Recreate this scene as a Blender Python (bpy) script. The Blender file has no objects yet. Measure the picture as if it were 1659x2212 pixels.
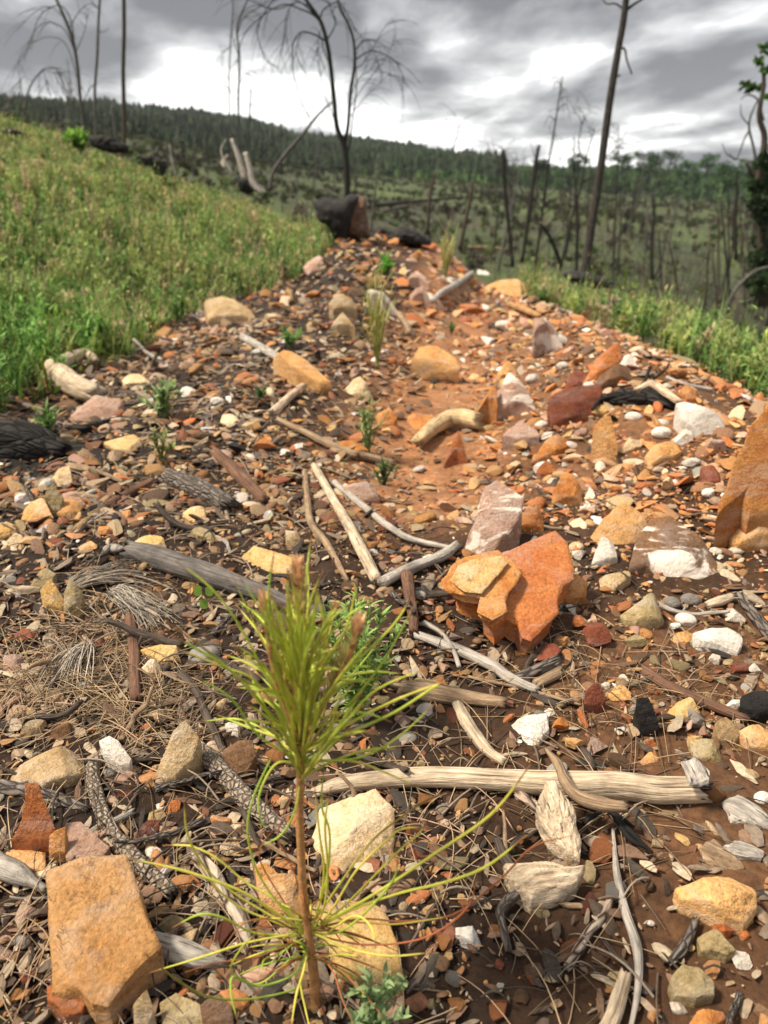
import bpy, math, random
import numpy as np
from mathutils import Vector, Matrix
random.seed(7); rng = np.random.default_rng(11)
C = bpy.context.scene.collection
scn = bpy.context.scene

# ------------------------------------------------------------------ camera, sky, sun, exposure
FPX, W0, H0 = 1703.0, 1659.0, 2212.0        # focal length and frame of the photograph in working pixels
PITCH = math.radians(24.1); CAMZ = 0.55
cd = bpy.data.cameras.new('camera'); cam = bpy.data.objects.new('camera', cd); C.objects.link(cam)
cd.sensor_fit = 'VERTICAL'; cd.sensor_height = 36.0; cd.lens = 36.0*FPX/H0
cd.clip_start = 0.01; cd.clip_end = 6000
cam.location = (0, 0, CAMZ); cam.rotation_euler = (math.pi/2-PITCH, 0, 0)
cd.dof.use_dof = True; cd.dof.focus_distance = 0.78; cd.dof.aperture_fstop = 27.7/3.8
scn.camera = cam
SUN_EL, SUN_AZ = math.radians(56), math.radians(-95)    # azimuth from +Y towards +X
world = bpy.data.worlds.new('World'); scn.world = world; world.use_nodes = True
def build_sky():
    nt = world.node_tree; N = nt.nodes; L = nt.links; N.clear()
    out = N.new('ShaderNodeOutputWorld'); bg = N.new('ShaderNodeBackground')
    sky = N.new('ShaderNodeTexSky'); sky.sky_type = 'NISHITA'; sky.sun_disc = False
    sky.sun_elevation = SUN_EL; sky.sun_rotation = SUN_AZ
    tc = N.new('ShaderNodeTexCoord'); sep = N.new('ShaderNodeSeparateXYZ')
    L.new(tc.outputs['Generated'], sep.inputs[0])
    def M(op, a, b=None, c=None):
        n = N.new('ShaderNodeMath'); n.operation = op
        for i, v in enumerate((a, b, c)):
            if v is None: continue
            if hasattr(v, 'links'): L.new(v, n.inputs[i])
            else: n.inputs[i].default_value = v
        return n.outputs[0]
    x, y, z = sep.outputs
    zz = M('ADD', M('MAXIMUM', z, 0.0), 0.17)
    # clouds lie on a flat ceiling: divide the direction by its height
    u = M('DIVIDE', x, zz); v = M('DIVIDE', y, zz)
    v2 = M('MULTIPLY', M('ADD', v, M('MULTIPLY', u, 0.22)), 0.62)
    cmb = N.new('ShaderNodeCombineXYZ'); L.new(u, cmb.inputs[0]); L.new(v2, cmb.inputs[1]); cmb.inputs[2].default_value = 3.3
    n1 = N.new('ShaderNodeTexNoise'); n1.inputs['Scale'].default_value = 1.45; n1.inputs['Detail'].default_value = 9
    n1.inputs['Roughness'].default_value = 0.52; n1.inputs['Distortion'].default_value = 0.15
    n2 = N.new('ShaderNodeTexNoise'); n2.inputs['Scale'].default_value = 0.55; n2.inputs['Detail'].default_value = 3
    mp = N.new('ShaderNodeMapping'); mp.inputs['Location'].default_value = (1.3, 5.2, 0)
    L.new(cmb.outputs[0], n1.inputs['Vector']); L.new(cmb.outputs[0], mp.inputs[0]); L.new(mp.outputs[0], n2.inputs['Vector'])
    s = M('ADD', M('MULTIPLY', n1.outputs[0], 0.68), M('MULTIPLY', n2.outputs[0], 0.32))
    rp = N.new('ShaderNodeValToRGB'); e = rp.color_ramp.elements
    e[0].position = 0.43; e[0].color = (0.150, 0.154, 0.168, 1)
    e[1].position = 0.585; e[1].color = (1.25, 1.24, 1.22, 1)
    for p, c in ((0.46, (0.235, 0.24, 0.255, 1)), (0.495, (0.37, 0.375, 0.385, 1)), (0.535, (0.60, 0.602, 0.605, 1))):
        k = e.new(p); k.color = c
    L.new(s, rp.inputs[0])
    mx = N.new('ShaderNodeMix'); mx.data_type = 'RGBA'; mx.inputs[0].default_value = 0.97
    sc = N.new('ShaderNodeMix'); sc.data_type = 'RGBA'; sc.blend_type = 'MULTIPLY'; sc.inputs[0].default_value = 1
    L.new(rp.outputs[0], sc.inputs[6]); sc.inputs[7].default_value = (11.5, 11.5, 11.5, 1)
    L.new(sky.outputs[0], mx.inputs[6]); L.new(sc.outputs[2], mx.inputs[7])
    L.new(mx.outputs[2], bg.inputs[0]); bg.inputs[1].default_value = 0.078
    L.new(bg.outputs[0], out.inputs[0])
build_sky()
sd = bpy.data.lights.new('sun', 'SUN'); sun = bpy.data.objects.new('sun', sd); C.objects.link(sun)
sd.energy = 4.0; sd.angle = math.radians(10); sd.color = (1.0, 0.90, 0.74)
sv = Vector((math.sin(SUN_AZ)*math.cos(SUN_EL), math.cos(SUN_AZ)*math.cos(SUN_EL), math.sin(SUN_EL)))
sun.rotation_euler = sv.to_track_quat('Z', 'Y').to_euler()
scn.view_settings.view_transform = 'Standard'; scn.view_settings.look = 'None'
scn.view_settings.exposure = 0.80; scn.view_settings.gamma = 1.0

# ------------------------------------------------------------------ numpy noise and the ground height
def _hash(ix, iy, iz, seed):
    h = (ix.astype(np.int64)*374761393 + iy.astype(np.int64)*668265263 + iz.astype(np.int64)*2147483647 + seed*974634777) & 0xffffffff
    h = ((h ^ (h >> 13))*1274126177) & 0xffffffff
    h = ((h ^ (h >> 16))*2246822519) & 0xffffffff
    return ((h ^ (h >> 15)) & 0xffffff)/float(0xffffff)*2-1
def noise3(P, seed=0):
    P = np.asarray(P, float); i = np.floor(P); f = P-i; f = f*f*(3-2*f); i = i.astype(np.int64)
    r = 0
    for dx in (0, 1):
        for dy in (0, 1):
            for dz in (0, 1):
                w = (f[..., 0] if dx else 1-f[..., 0])*(f[..., 1] if dy else 1-f[..., 1])*(f[..., 2] if dz else 1-f[..., 2])
                r = r + w*_hash(i[..., 0]+dx, i[..., 1]+dy, i[..., 2]+dz, seed)
    return r
def fbm(P, oct=4, seed=0, rough=0.5):
    r, a, s = 0, 1.0, 0
    P = np.asarray(P, float)
    for k in range(oct):
        r = r + a*noise3(P, seed+k*17); s += a; a *= rough; P = P*2.03+5.1
    return r/s
def n2(x, y, f, seed=0, oct=3):
    return fbm(np.stack([x*f, y*f, np.zeros_like(x)+0.37], -1), oct, seed)
def ss(x, a, b):
    t = np.clip((x-a)/(b-a), 0, 1); return t*t*(3-2*t)
def splus(x, w):
    return w*np.logaddexp(0, x/w)
def ray(px, py):
    x = (px-W0/2)/FPX; u = -(py-H0/2)/FPX
    f = math.cos(PITCH)+math.sin(PITCH)*u; z = math.cos(PITCH)*u-math.sin(PITCH)
    return np.array([x, f, z])
RIDGE = [(-500, 235), (-200, 215), (0, 208), (140, 208), (280, 218), (420, 226), (500, 238), (560, 250), (650, 280), (740, 292), (830, 304), (900, 322),
         (980, 347), (1080, 354), (1200, 352), (1330, 350), (1450, 354), (1560, 364), (1659, 368), (1800, 360), (2300, 350)]
_ra = []
for px, py in RIDGE:
    d = ray(px, py); _ra.append((math.atan2(d[0], d[1]), d[2]/math.hypot(d[0], d[1])))
RAZ = np.array([a for a, b in _ra]); RTE = np.array([b for a, b in _ra])
def _tab(L):
    a = []
    for px, py in L:
        d = ray(px, py); a.append((math.atan2(d[0], d[1]), d[2]/math.hypot(d[0], d[1])))
    return np.array([q[0] for q in a]), np.array([q[1] for q in a])
CAZ, CTE = _tab([(-300, 150), (0, 225), (140, 270), (280, 335), (420, 380), (560, 425), (700, 480), (880, 525), (1265, 585), (1500, 650), (1659, 720), (1900, 800)])   # the near crest
EAZ, ETE = _tab([(-300, 200), (0, 255), (280, 300), (560, 352), (800, 388), (1100, 415), (1400, 438), (1659, 460), (1900, 470)])               # foot of the woods
BAZ = np.array([-3.2, 3.2]); BFA = np.array([0., 0.])
def H(x, y):
    x = np.asarray(x, float); y = np.asarray(y, float)
    r = np.hypot(x, y); az = np.arctan2(x, y)
    fx = 0.98-0.55*ss(y, 3.3, 5.6)
    z = 0.33*splus(-x-fx-0.15, 0.13)*ss(y, 0.9, 3.0)
    z = z+(0.07*n2(x, y, 1.3, 17)+0.03*n2(x, y, 3.5, 19))*np.maximum(ss(-x, fx, fx+.5)*ss(y, 1.5, 2.5), 0)*(1-ss(r, 8, 10))
    r = np.hypot(x, y); az = np.arctan2(x, y)
    z = z-0.22*splus(x-1.12, 0.15)*ss(y, 0.4, 1.6)
    z = z+0.09*np.exp(-((x-0.66)/0.24)**2)*ss(y, 0.9, 1.6)*(1-ss(y, 4.5, 7))+0.04*np.exp(-((x+0.30)/0.22)**2)*ss(y, 1.2, 1.9)*(1-ss(y, 4, 6))
    z = z-0.05*np.exp(-((x-.07-.1*(y-1.35))/0.20)**2)*ss(y, 1.05, 1.6)*(1-ss(y, 4.5, 6))
    z = z+np.interp(az, BAZ, BFA)*ss(r, 1.5, 6.0)
    z = z+(0.020*n2(x, y, 3.4, 13)+0.012*np.abs(n2(x, y, 8.0, 15)))*ss(r, .5, 1.2)*(1-ss(r, 6, 8))*(1-.8*np.exp(-((x-.07-.1*(y-1.35))/.13)**2)*(y < 3.4))
    z = z+0.018*n2(x, y, 2.1, 3)+0.05*n2(x, y, 0.6, 5)*ss(r, 2, 5)
    rc = 9.6-3.0*ss(az, -0.42, -0.02)-1.2*ss(az, 0.0, 0.35)
    behind = ss(np.abs(az), 1.2, 2.0)
    s = ss(az, -0.32, 0.1)
    floor_ = (-1.6*(1-s)-6.5*s)
    r0 = rc+9; r1 = 112.0
    z0 = 0.55+r0*(np.interp(az, CAZ, CTE)-0.055); z1 = 0.55+r1*np.interp(az, EAZ, ETE)
    ramp_ = z0+(z1-z0)*np.clip((r-r0)/(r1-r0), 0, 1)**0.75
    kk = ss(r, rc-0.3, r0)
    zz = z*(1-kk)+ramp_*kk*(1-behind)
    zz = zz+ss(r, 15, 60)*0.5*n2(x, y, 0.05, 9)
    # far ridges: the crown of the wood follows the skyline
    te = np.interp(az, RAZ, RTE)
    R = 420+230*ss(az, -0.2, 0.1)
    crest = CAMZ+R*te-(0.031-0.015*ss(az, -0.2, 0.1))*R
    k = ss(r, 95, 1)*0+ss(r, 90+60*s, R*0.98)
    zz = zz*(1-k)+crest*k
    # the lighter field on the right, a swell before the last ridge
    return np.where(r > 4000, zz, zz)
def _bank():
    """scale the left bank so that its crest stands where the photograph shows it"""
    global BAZ, BFA
    A = np.linspace(-.62, .62, 60); T = np.interp(A, CAZ, CTE); rc = 9.6-3.0*ss(A, -0.42, -0.02)-1.2*ss(A, 0.0, 0.35)-.4
    cur = H(np.sin(A)*rc, np.cos(A)*rc); tgt = CAMZ+rc*T-0.28*ss(np.abs(A-.01), .05, .12)
    f = tgt-cur; BAZ = np.concatenate([[-3.2, -1.2], A, [1.2, 3.2]]); BFA = np.concatenate([[0., 0.], f, [0., 0.]])
_bank()
def gp(px, py, h=0.0):
    """world point where the photograph's ray meets the ground raised by h"""
    d = ray(px, py); t = np.geomspace(0.3, 900, 300)
    P = d[None]*t[:, None]; P[:, 2] += CAMZ
    g = P[:, 2]-H(P[:, 0], P[:, 1])-h
    k = np.argmax(g < 0)
    if g[k] >= 0: k = len(t)-1
    t = np.linspace(t[max(k-1, 0)], t[k], 20)
    P = d[None]*t[:, None]; P[:, 2] += CAMZ
    g = P[:, 2]-H(P[:, 0], P[:, 1])-h
    k = max(1, int(np.argmax(g < 0))) if (g < 0).any() else len(t)-1
    q = np.clip(g[k-1]/(g[k-1]-g[k]+1e-12), 0, 1)
    return P[k-1]*(1-q)+P[k]*q
def atY(px, py, Y):
    d = ray(px, py); p = d*(Y/d[1]); p[2] += CAMZ; return p
def pscale(p):
    """metres per working pixel at p"""
    return (p[1]*math.cos(PITCH)+(CAMZ-p[2])*math.sin(PITCH))/FPX

# ------------------------------------------------------------------ mesh helpers
def mesh(name, V, F, attrs=None, smooth=True):
    me = bpy.data.meshes.new(name); V = np.asarray(V, np.float32)
    Fs = F if isinstance(F, list) else [F]
    Fs = [np.asarray(f, np.int32) for f in Fs if len(f)]
    me.vertices.add(len(V)); me.vertices.foreach_set('co', V.ravel())
    tot = np.concatenate([np.full(len(f), f.shape[1], np.int32) for f in Fs])
    idx = np.concatenate([f.ravel() for f in Fs])
    me.loops.add(len(idx)); me.loops.foreach_set('vertex_index', idx)
    me.polygons.add(len(tot)); st = np.concatenate([[0], np.cumsum(tot)[:-1]]).astype(np.int32)
    me.polygons.foreach_set('loop_start', st)
    try: me.polygons.foreach_set('loop_total', tot)
    except Exception: pass
    me.update(calc_edges=True)
    if len(V) < 60000: me.validate()
    me.polygons.foreach_set('use_smooth', np.full(len(me.polygons), bool(smooth)))
    if smooth and smooth is not True: me.set_sharp_from_angle(angle=math.radians(smooth))
    for k, a in (attrs or {}).items():
        a = np.asarray(a, np.float32)
        if a.shape[1] == 3 and k == 'gr':
            t = me.attributes.new(k, 'FLOAT_VECTOR', 'POINT'); t.data.foreach_set('vector', a.ravel())
        else:
            if a.shape[1] == 3: a = np.concatenate([a, np.ones((len(a), 1), np.float32)], 1)
            t = me.attributes.new(k, 'FLOAT_COLOR', 'POINT'); t.data.foreach_set('color', a.ravel())
    return me
def link(name, me, mat, parent=None, loc=None):
    o = bpy.data.objects.new(name, me); C.objects.link(o)
    if mat is not None and len(me.materials) == 0: me.materials.append(mat)
    if loc is not None: o.location = loc
    if parent is not None: o.parent = parent
    return o
def tag(o, label=None, cat=None, group=None, kind=None):
    if label: o['label'] = label
    if cat: o['category'] = cat
    if group: o['group'] = group
    if kind: o['kind'] = kind
    return o
def empty(name, loc, label, cat, group=None):
    o = bpy.data.objects.new(name, None); C.objects.link(o); o.location = loc; o.empty_display_size = 0.05
    bpy.context.view_layer.update() if False else None
    return tag(o, label, cat, group)
def tube(P, R, sides=10, cap=True, seed=0, rough=0.0, spp=6, tw=0.0):
    """smooth tube through the points P with radii R; returns V, F, gr"""
    P = np.asarray(P, float); R = np.asarray(R, float) if np.ndim(R) else np.full(len(P), float(R))
    n = len(P)
    if n > 2 and spp > 1:
        T = []; RR = []
        Q = np.vstack([2*P[0]-P[1], P, 2*P[-1]-P[-2]])
        for i in range(n-1):
            a, b, c, d = Q[i:i+4]
            for k in range(spp):
                t = k/spp
                T.append(0.5*((2*b)+(-a+c)*t+(2*a-5*b+4*c-d)*t*t+(-a+3*b-3*c+d)*t**3)); RR.append(R[i]*(1-t)+R[i+1]*t)
        T.append(P[-1]); RR.append(R[-1]); P = np.array(T); R = np.array(RR)
    elif spp > 1:
        t = np.linspace(0, 1, spp+1)[:, None]; P = P[0]*(1-t)+P[-1]*t; R = R[0]*(1-t[:, 0])+R[-1]*t[:, 0]
    n = len(P); L = np.concatenate([[0], np.cumsum(np.linalg.norm(np.diff(P, axis=0), axis=1))])
    T = np.gradient(P, axis=0); T /= np.linalg.norm(T, axis=1)[:, None]+1e-12
    up = np.array([0, 0, 1.0]) if abs(T[0][2]) < 0.9 else np.array([0, 1.0, 0])
    U = np.zeros_like(P); u = np.cross(T[0], up); u /= np.linalg.norm(u); U[0] = u
    for i in range(1, n):
        u = u-T[i]*np.dot(u, T[i]); u /= np.linalg.norm(u)+1e-12; U[i] = u
    Wv = np.cross(T, U)
    th = np.linspace(0, 2*math.pi, sides, endpoint=False)
    c = np.cos(th+0)[None, :, None]; s = np.sin(th)[None, :, None]
    ring = U[:, None]*c+Wv[:, None]*s
    rad = R[:, None, None]*np.ones((1, sides, 1))
    gr = np.stack([np.cos(th)[None]*R[:, None], np.sin(th)[None]*R[:, None], np.repeat(L[:, None], sides, 1)], -1)
    if rough:
        q = np.stack([np.cos(th)[None]*np.ones((n, 1))*1.3, np.sin(th)[None]*np.ones((n, 1))*1.3, L[:, None]/(R.max()*3.0)*np.ones((1, sides))], -1)
        rad = rad*(1+rough*(fbm(q, 3, seed)[..., None]+0.6*fbm(q*np.array([3, 3, .4]), 2, seed+5)[..., None]))
    V = (P[:, None]+ring*rad).reshape(-1, 3)
    i = np.arange(n-1)[:, None]*sides; j = np.arange(sides)[None]; j2 = (j+1) % sides
    F = np.stack([i+j, i+j2, i+sides+j2, i+sides+j], -1).reshape(-1, 4)
    gr = gr.reshape(-1, 3); T3 = np.zeros((0, 3), int)
    if rough and cap and sides >= 10:
        jg = np.random.default_rng(seed+1)
        V[:sides] -= T[0]*R[0]*jg.uniform(-.5, 1.1, (sides, 1)); V[-sides:] += T[-1]*R[-1]*jg.uniform(-.5, 1.4, (sides, 1))
    if cap:
        V = np.vstack([V, P[0]-T[0]*R[0]*0.25, P[-1]+T[-1]*R[-1]*0.25]); m = n*sides
        gr = np.vstack([gr, [0, 0, 0], [0, 0, L[-1]]])
        j = np.arange(sides); j2 = (j+1) % sides
        T3 = np.vstack([np.stack([np.full(sides, m), j2, j], -1), np.stack([np.full(sides, m+1), (n-1)*sides+j, (n-1)*sides+j2], -1)])
    return V, F, T3, gr
def join(parts):
    V, F, T, G, off = [], [], [], [], 0
    for v, f, t, g in parts:
        V.append(v); F.append(f+off); T.append(t+off); G.append(g); off += len(v)
    return np.vstack(V), np.vstack(F), np.vstack(T), np.vstack(G)
def tube_obj(name, parts, mat, parent=None, origin=None):
    V, F, T, G = join(parts)
    o = np.array(origin if origin is not None else (0, 0, 0), float)
    return link(name, mesh(name, V-o, [F, T], {'gr': G}), mat, parent, None if parent is not None else o)
_ico = {}
def ico(n):
    if n not in _ico:
        import bmesh
        bm = bmesh.new(); bmesh.ops.create_icosphere(bm, subdivisions=n, radius=1)
        bm.verts.ensure_lookup_table()
        _ico[n] = (np.array([v.co[:] for v in bm.verts]), np.array([[v.index for v in f.verts] for f in bm.faces])); bm.free()
    return _ico[n]
def stone(sub, seed, cuts=9, rough=0.05, lo=0.45, hi=0.85):
    """unit stone: sphere cut by random planes, then roughened"""
    g = np.random.default_rng(seed); V, F = ico(sub); V = V.copy()
    for _ in range(cuts):
        n = g.normal(size=3); n /= np.linalg.norm(n); d = g.uniform(lo, hi)
        s = V@n-d; V = V-np.clip(s, 0, None)[:, None]*n
    if rough:
        nn = V/(np.linalg.norm(V, axis=1)[:, None]+1e-9)
        V = V+nn*(rough*fbm(V*1.7+seed % 97, 2, seed % 91)+rough*0.6*fbm(V*6, 2, seed % 53))[:, None]
    V /= np.abs(V).max(0)
    return V, F
def poly_R(Q, th):
    """distance from the origin to the polygon Q along each angle"""
    R = np.zeros(len(th))
    for k, t in enumerate(th):
        d = np.array([math.cos(t), math.sin(t)]); best = 0
        for i in range(len(Q)):
            a, b = Q[i], Q[(i+1) % len(Q)]; e = b-a; den = d[0]*e[1]-d[1]*e[0]
            if abs(den) < 1e-12: continue
            u = (a[0]*e[1]-a[1]*e[0])/den; w = (a[0]*d[1]-a[1]*d[0])/den
            if u > best and -1e-6 <= w <= 1+1e-6: best = u
        R[k] = best
    return R
def centroid(Q):
    x, y = Q[:, 0], Q[:, 1]; x2, y2 = np.roll(x, -1), np.roll(y, -1); c = x*y2-x2*y; A = c.sum()/2
    if abs(A) < 1e-12: return Q.mean(0)
    return np.array([((x+x2)*c).sum()/(6*A), ((y+y2)*c).sum()/(6*A)])
def slab(pts, hf=0.8, depth=0.75, hb=None, seed=0, na=140, facets=4, bulge=0.03, ledge=0.008, flare=0.03, lift=0.0, thick=None, rough=1.0):
    """rock whose upper face has the outline pts (pixels); heights in cm; returns V, F, origin"""
    pts = np.array(pts, float); g = np.random.default_rng(seed+5)
    y0, y1 = pts[:, 1].min(), pts[:, 1].max(); w = pts[:, 0].max()-pts[:, 0].min()
    c = gp(pts[:, 0].mean(), y1); s = pscale(c); phi = math.atan2(CAMZ-c[2], math.hypot(c[0], c[1]))
    hf = hf/100
    if hb is None: hb = hf+max(0.004, ((y1-y0)*s-depth*w*s*math.sin(phi))/math.cos(phi))
    else: hb = hb/100
    T = []
    for px, py in pts:
        d = ray(px, py); h = lift/100+hf+(hb-hf)*((y1-py)/(y1-y0+1e-6))**0.8
        T.append(d*((c[2]+h-CAMZ)/min(d[2], -.01))+np.array([0, 0, CAMZ]))
    T = np.array(T)
    cxy = centroid(T[:, :2]); zc = float(H(cxy[0], cxy[1]))
    Q = T[:, :2]-cxy; size = np.abs(Q).max()
    A = np.c_[Q, np.ones(len(Q))]; co, *_ = np.linalg.lstsq(A, T[:, 2], rcond=None)
    th = np.linspace(0, 2*math.pi, na, endpoint=False); th = np.unique(np.round(np.concatenate([th, np.arctan2(Q[:, 1], Q[:, 0]) % (2*math.pi)]), 4)); na = len(th)
    R = poly_R(Q, th); R = np.maximum(R, size*0.12)
    R = R*(1+0.012*fbm(np.stack([np.cos(th)*4, np.sin(th)*4, th*0+seed], -1), 3, seed))
    nt = 32; rings = []
    ct, st = np.cos(th), np.sin(th)
    base = zc-0.012-size*0.04
    for k in range(1, nt+1):
        t = k/nt; x = ct*R*t; y = st*R*t
        z = co[0]*x+co[1]*y+co[2]+bulge*size*(1-t**3)
        for q in range(facets):
            a = g.uniform(0, 2*math.pi) if k == 1 else slab._p[q][0]
            if k == 1:
                if q == 0: slab._p = []
                slab._p.append((a, g.uniform(0.15, 0.75), g.uniform(0.0, 0.5)))
            a, sl, off = slab._p[q]
            z = z-np.clip((x*math.cos(a)+y*math.sin(a))/size-off, 0, None)*size*sl
        e = max(0, (t-0.93)/0.07); z = z-e*e*0.03*size
        rings.append(np.stack([x, y, z], -1))
    top = rings[-1]; ns = 9
    for k in range(1, ns+1):
        t = k/ns; sc = 1+flare*math.sin(t*math.pi*0.8)-0.10*t*t
        x = ct*R*sc; y = st*R*sc; bz = base if thick is None else top[:, 2]-thick/100; z = top[:, 2]*(1-t)+bz*t; z = np.minimum(z, top[:, 2])
        rings.append(np.stack([x, y, z], -1))
    V = np.vstack([[[0, 0, co[2]+bulge*size]]]+rings)
    if facets: V[0, 2] = rings[0][:, 2].mean()
    V[:, 2] -= zc
    P = V/size
    ctr = np.array([0, 0, V[:, 2].mean()]); nn = (V-ctr); nn /= np.linalg.norm(nn, axis=1)[:, None]+1e-9
    d = 0.014*fbm(P*2.2+seed, 2, seed)+0.020*np.abs(fbm(P*4.5+seed, 3, seed+3))+0.018*np.abs(fbm(P*13+seed, 3, seed+4))
    lay = fbm(P*np.array([1.6, 1.6, 5])+seed*1.3, 2, seed+8)
    d = d*rough+ledge*np.round(lay*6)
    V = V+nn*(d*size)[:, None]
    F4 = []; T3 = []
    j = np.arange(na); j2 = (j+1) % na
    T3 = np.stack([np.zeros(na, int), 1+j, 1+j2], -1)
    for k in range(nt+ns-1):
        a = 1+k*na; F4.append(np.stack([a+j, a+na+j, a+na+j2, a+j2], -1))
    return V, [np.vstack(F4), T3], (cxy[0], cxy[1], zc)
def lump(pts, Y, thick, seed=0, na=96, sink=0.0, rough=0.05, push=0.0):
    """solid seen from the front with the outline pts, standing at depth Y, thick metres deep"""
    T = np.array([atY(px, py, Y) for px, py in pts]); Q = T[:, [0, 2]]; c = centroid(Q); Q = Q-c; size = np.abs(Q).max()
    th = np.linspace(0, 2*math.pi, na, endpoint=False); R = np.maximum(poly_R(Q, th), size*0.1)
    nt = 16; ct, st = np.cos(th), np.sin(th); rings = []
    for side in (-1, 1):
        ks = range(1, nt+1) if side < 0 else range(nt-1, 0, -1)
        for k in ks:
            t = k/nt; d = thick/2*(1-t**3.5)**0.6
            rings.append(np.stack([ct*R*t, side*d*np.ones(na), st*R*t], -1))
    V = np.vstack([[[0, -thick/2, 0]]]+rings+[[[0, thick/2, 0]]])
    nn = V/np.array([size, max(thick, .001), size]); nn /= np.linalg.norm(nn, axis=1)[:, None]+1e-9; P = V/size
    V = V+nn*(size*(rough*fbm(P*2.2+seed, 4, seed)+rough*0.6*fbm(P*7, 3, seed+2)))[:, None]
    j = np.arange(na); j2 = (j+1) % na; n = len(rings)
    F4 = [np.stack([1+k*na+j, 1+k*na+j2, 1+(k+1)*na+j2, 1+(k+1)*na+j], -1) for k in range(n-1)]
    T3 = np.vstack([np.stack([np.zeros(na, int), 1+j2, 1+j], -1), np.stack([np.full(na, len(V)-1), 1+(n-1)*na+j, 1+(n-1)*na+j2], -1)])
    return V, [np.vstack(F4), T3], (c[0], Y+push, c[1])

# ------------------------------------------------------------------ materials
def newmat(name):
    m = bpy.data.materials.new(name); m.use_nodes = True; nt = m.node_tree
    b = nt.nodes['Principled BSDF']; return m, nt, nt.nodes, nt.links, b
def nd(N, t, **kw):
    n = N.new(t)
    for k, v in kw.items():
        if k in n.inputs.keys(): n.inputs[k].default_value = v
        else: setattr(n, k, v)
    return n
def ramp(N, stops, interp='LINEAR'):
    r = N.new('ShaderNodeValToRGB'); r.color_ramp.interpolation = interp; e = r.color_ramp.elements
    e[0].position, e[0].color = stops[0][0], (*stops[0][1], 1) if len(stops[0][1]) == 3 else stops[0][1]
    e[1].position, e[1].color = stops[-1][0], (*stops[-1][1], 1)
    for p, c in stops[1:-1]:
        k = e.new(p); k.color = (*c, 1)
    return r
def mixc(N, L, fac, a, b, mode='MIX'):
    m = N.new('ShaderNodeMix'); m.data_type = 'RGBA'; m.blend_type = mode
    for i, v in ((0, fac), (6, a), (7, b)):
        if hasattr(v, 'links'): L.new(v, m.inputs[i])
        elif i == 0: m.inputs[0].default_value = v
        else: m.inputs[i].default_value = (*v, 1)
    return m.outputs[2]
def g3(v): return (v, v, v)
_rm = {}
PAL = {  # main colour, second colour, stain colour
 'orange': ((.62, .30, .11), (.46, .17, .055), (.13, .06, .03)),
 'deep': ((.52, .20, .075), (.34, .11, .04), (.12, .045, .02)),
 'ochre': ((.70, .42, .19), (.60, .30, .11), (.09, .055, .03)),
 'rust': ((.54, .31, .14), (.44, .215, .08), (.08, .045, .025)),
 'yellow': ((.74, .52, .24), (.62, .36, .13), (.20, .12, .06)),
 'tan': ((.56, .41, .24), (.40, .26, .13), (.09, .06, .035)),
 'cream': ((.78, .60, .38), (.62, .42, .22), (.20, .13, .08)),
 'white': ((.80, .76, .70), (.68, .58, .47), (.50, .36, .25)),
 'pink': ((.50, .34, .26), (.40, .24, .17), (.14, .08, .06)),
 'red': ((.26, .085, .045), (.17, .05, .03), (.06, .025, .02)),
 'brown': ((.24, .13, .07), (.15, .08, .04), (.05, .03, .02)),
 'grey': ((.30, .27, .24), (.21, .18, .155), (.08, .06, .05)),
 'olive': ((.48, .37, .20), (.32, .23, .11), (.08, .06, .035)),
 'char': ((.014, .012, .011), (.040, .035, .032), (.005, .004, .004)),
}
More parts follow.
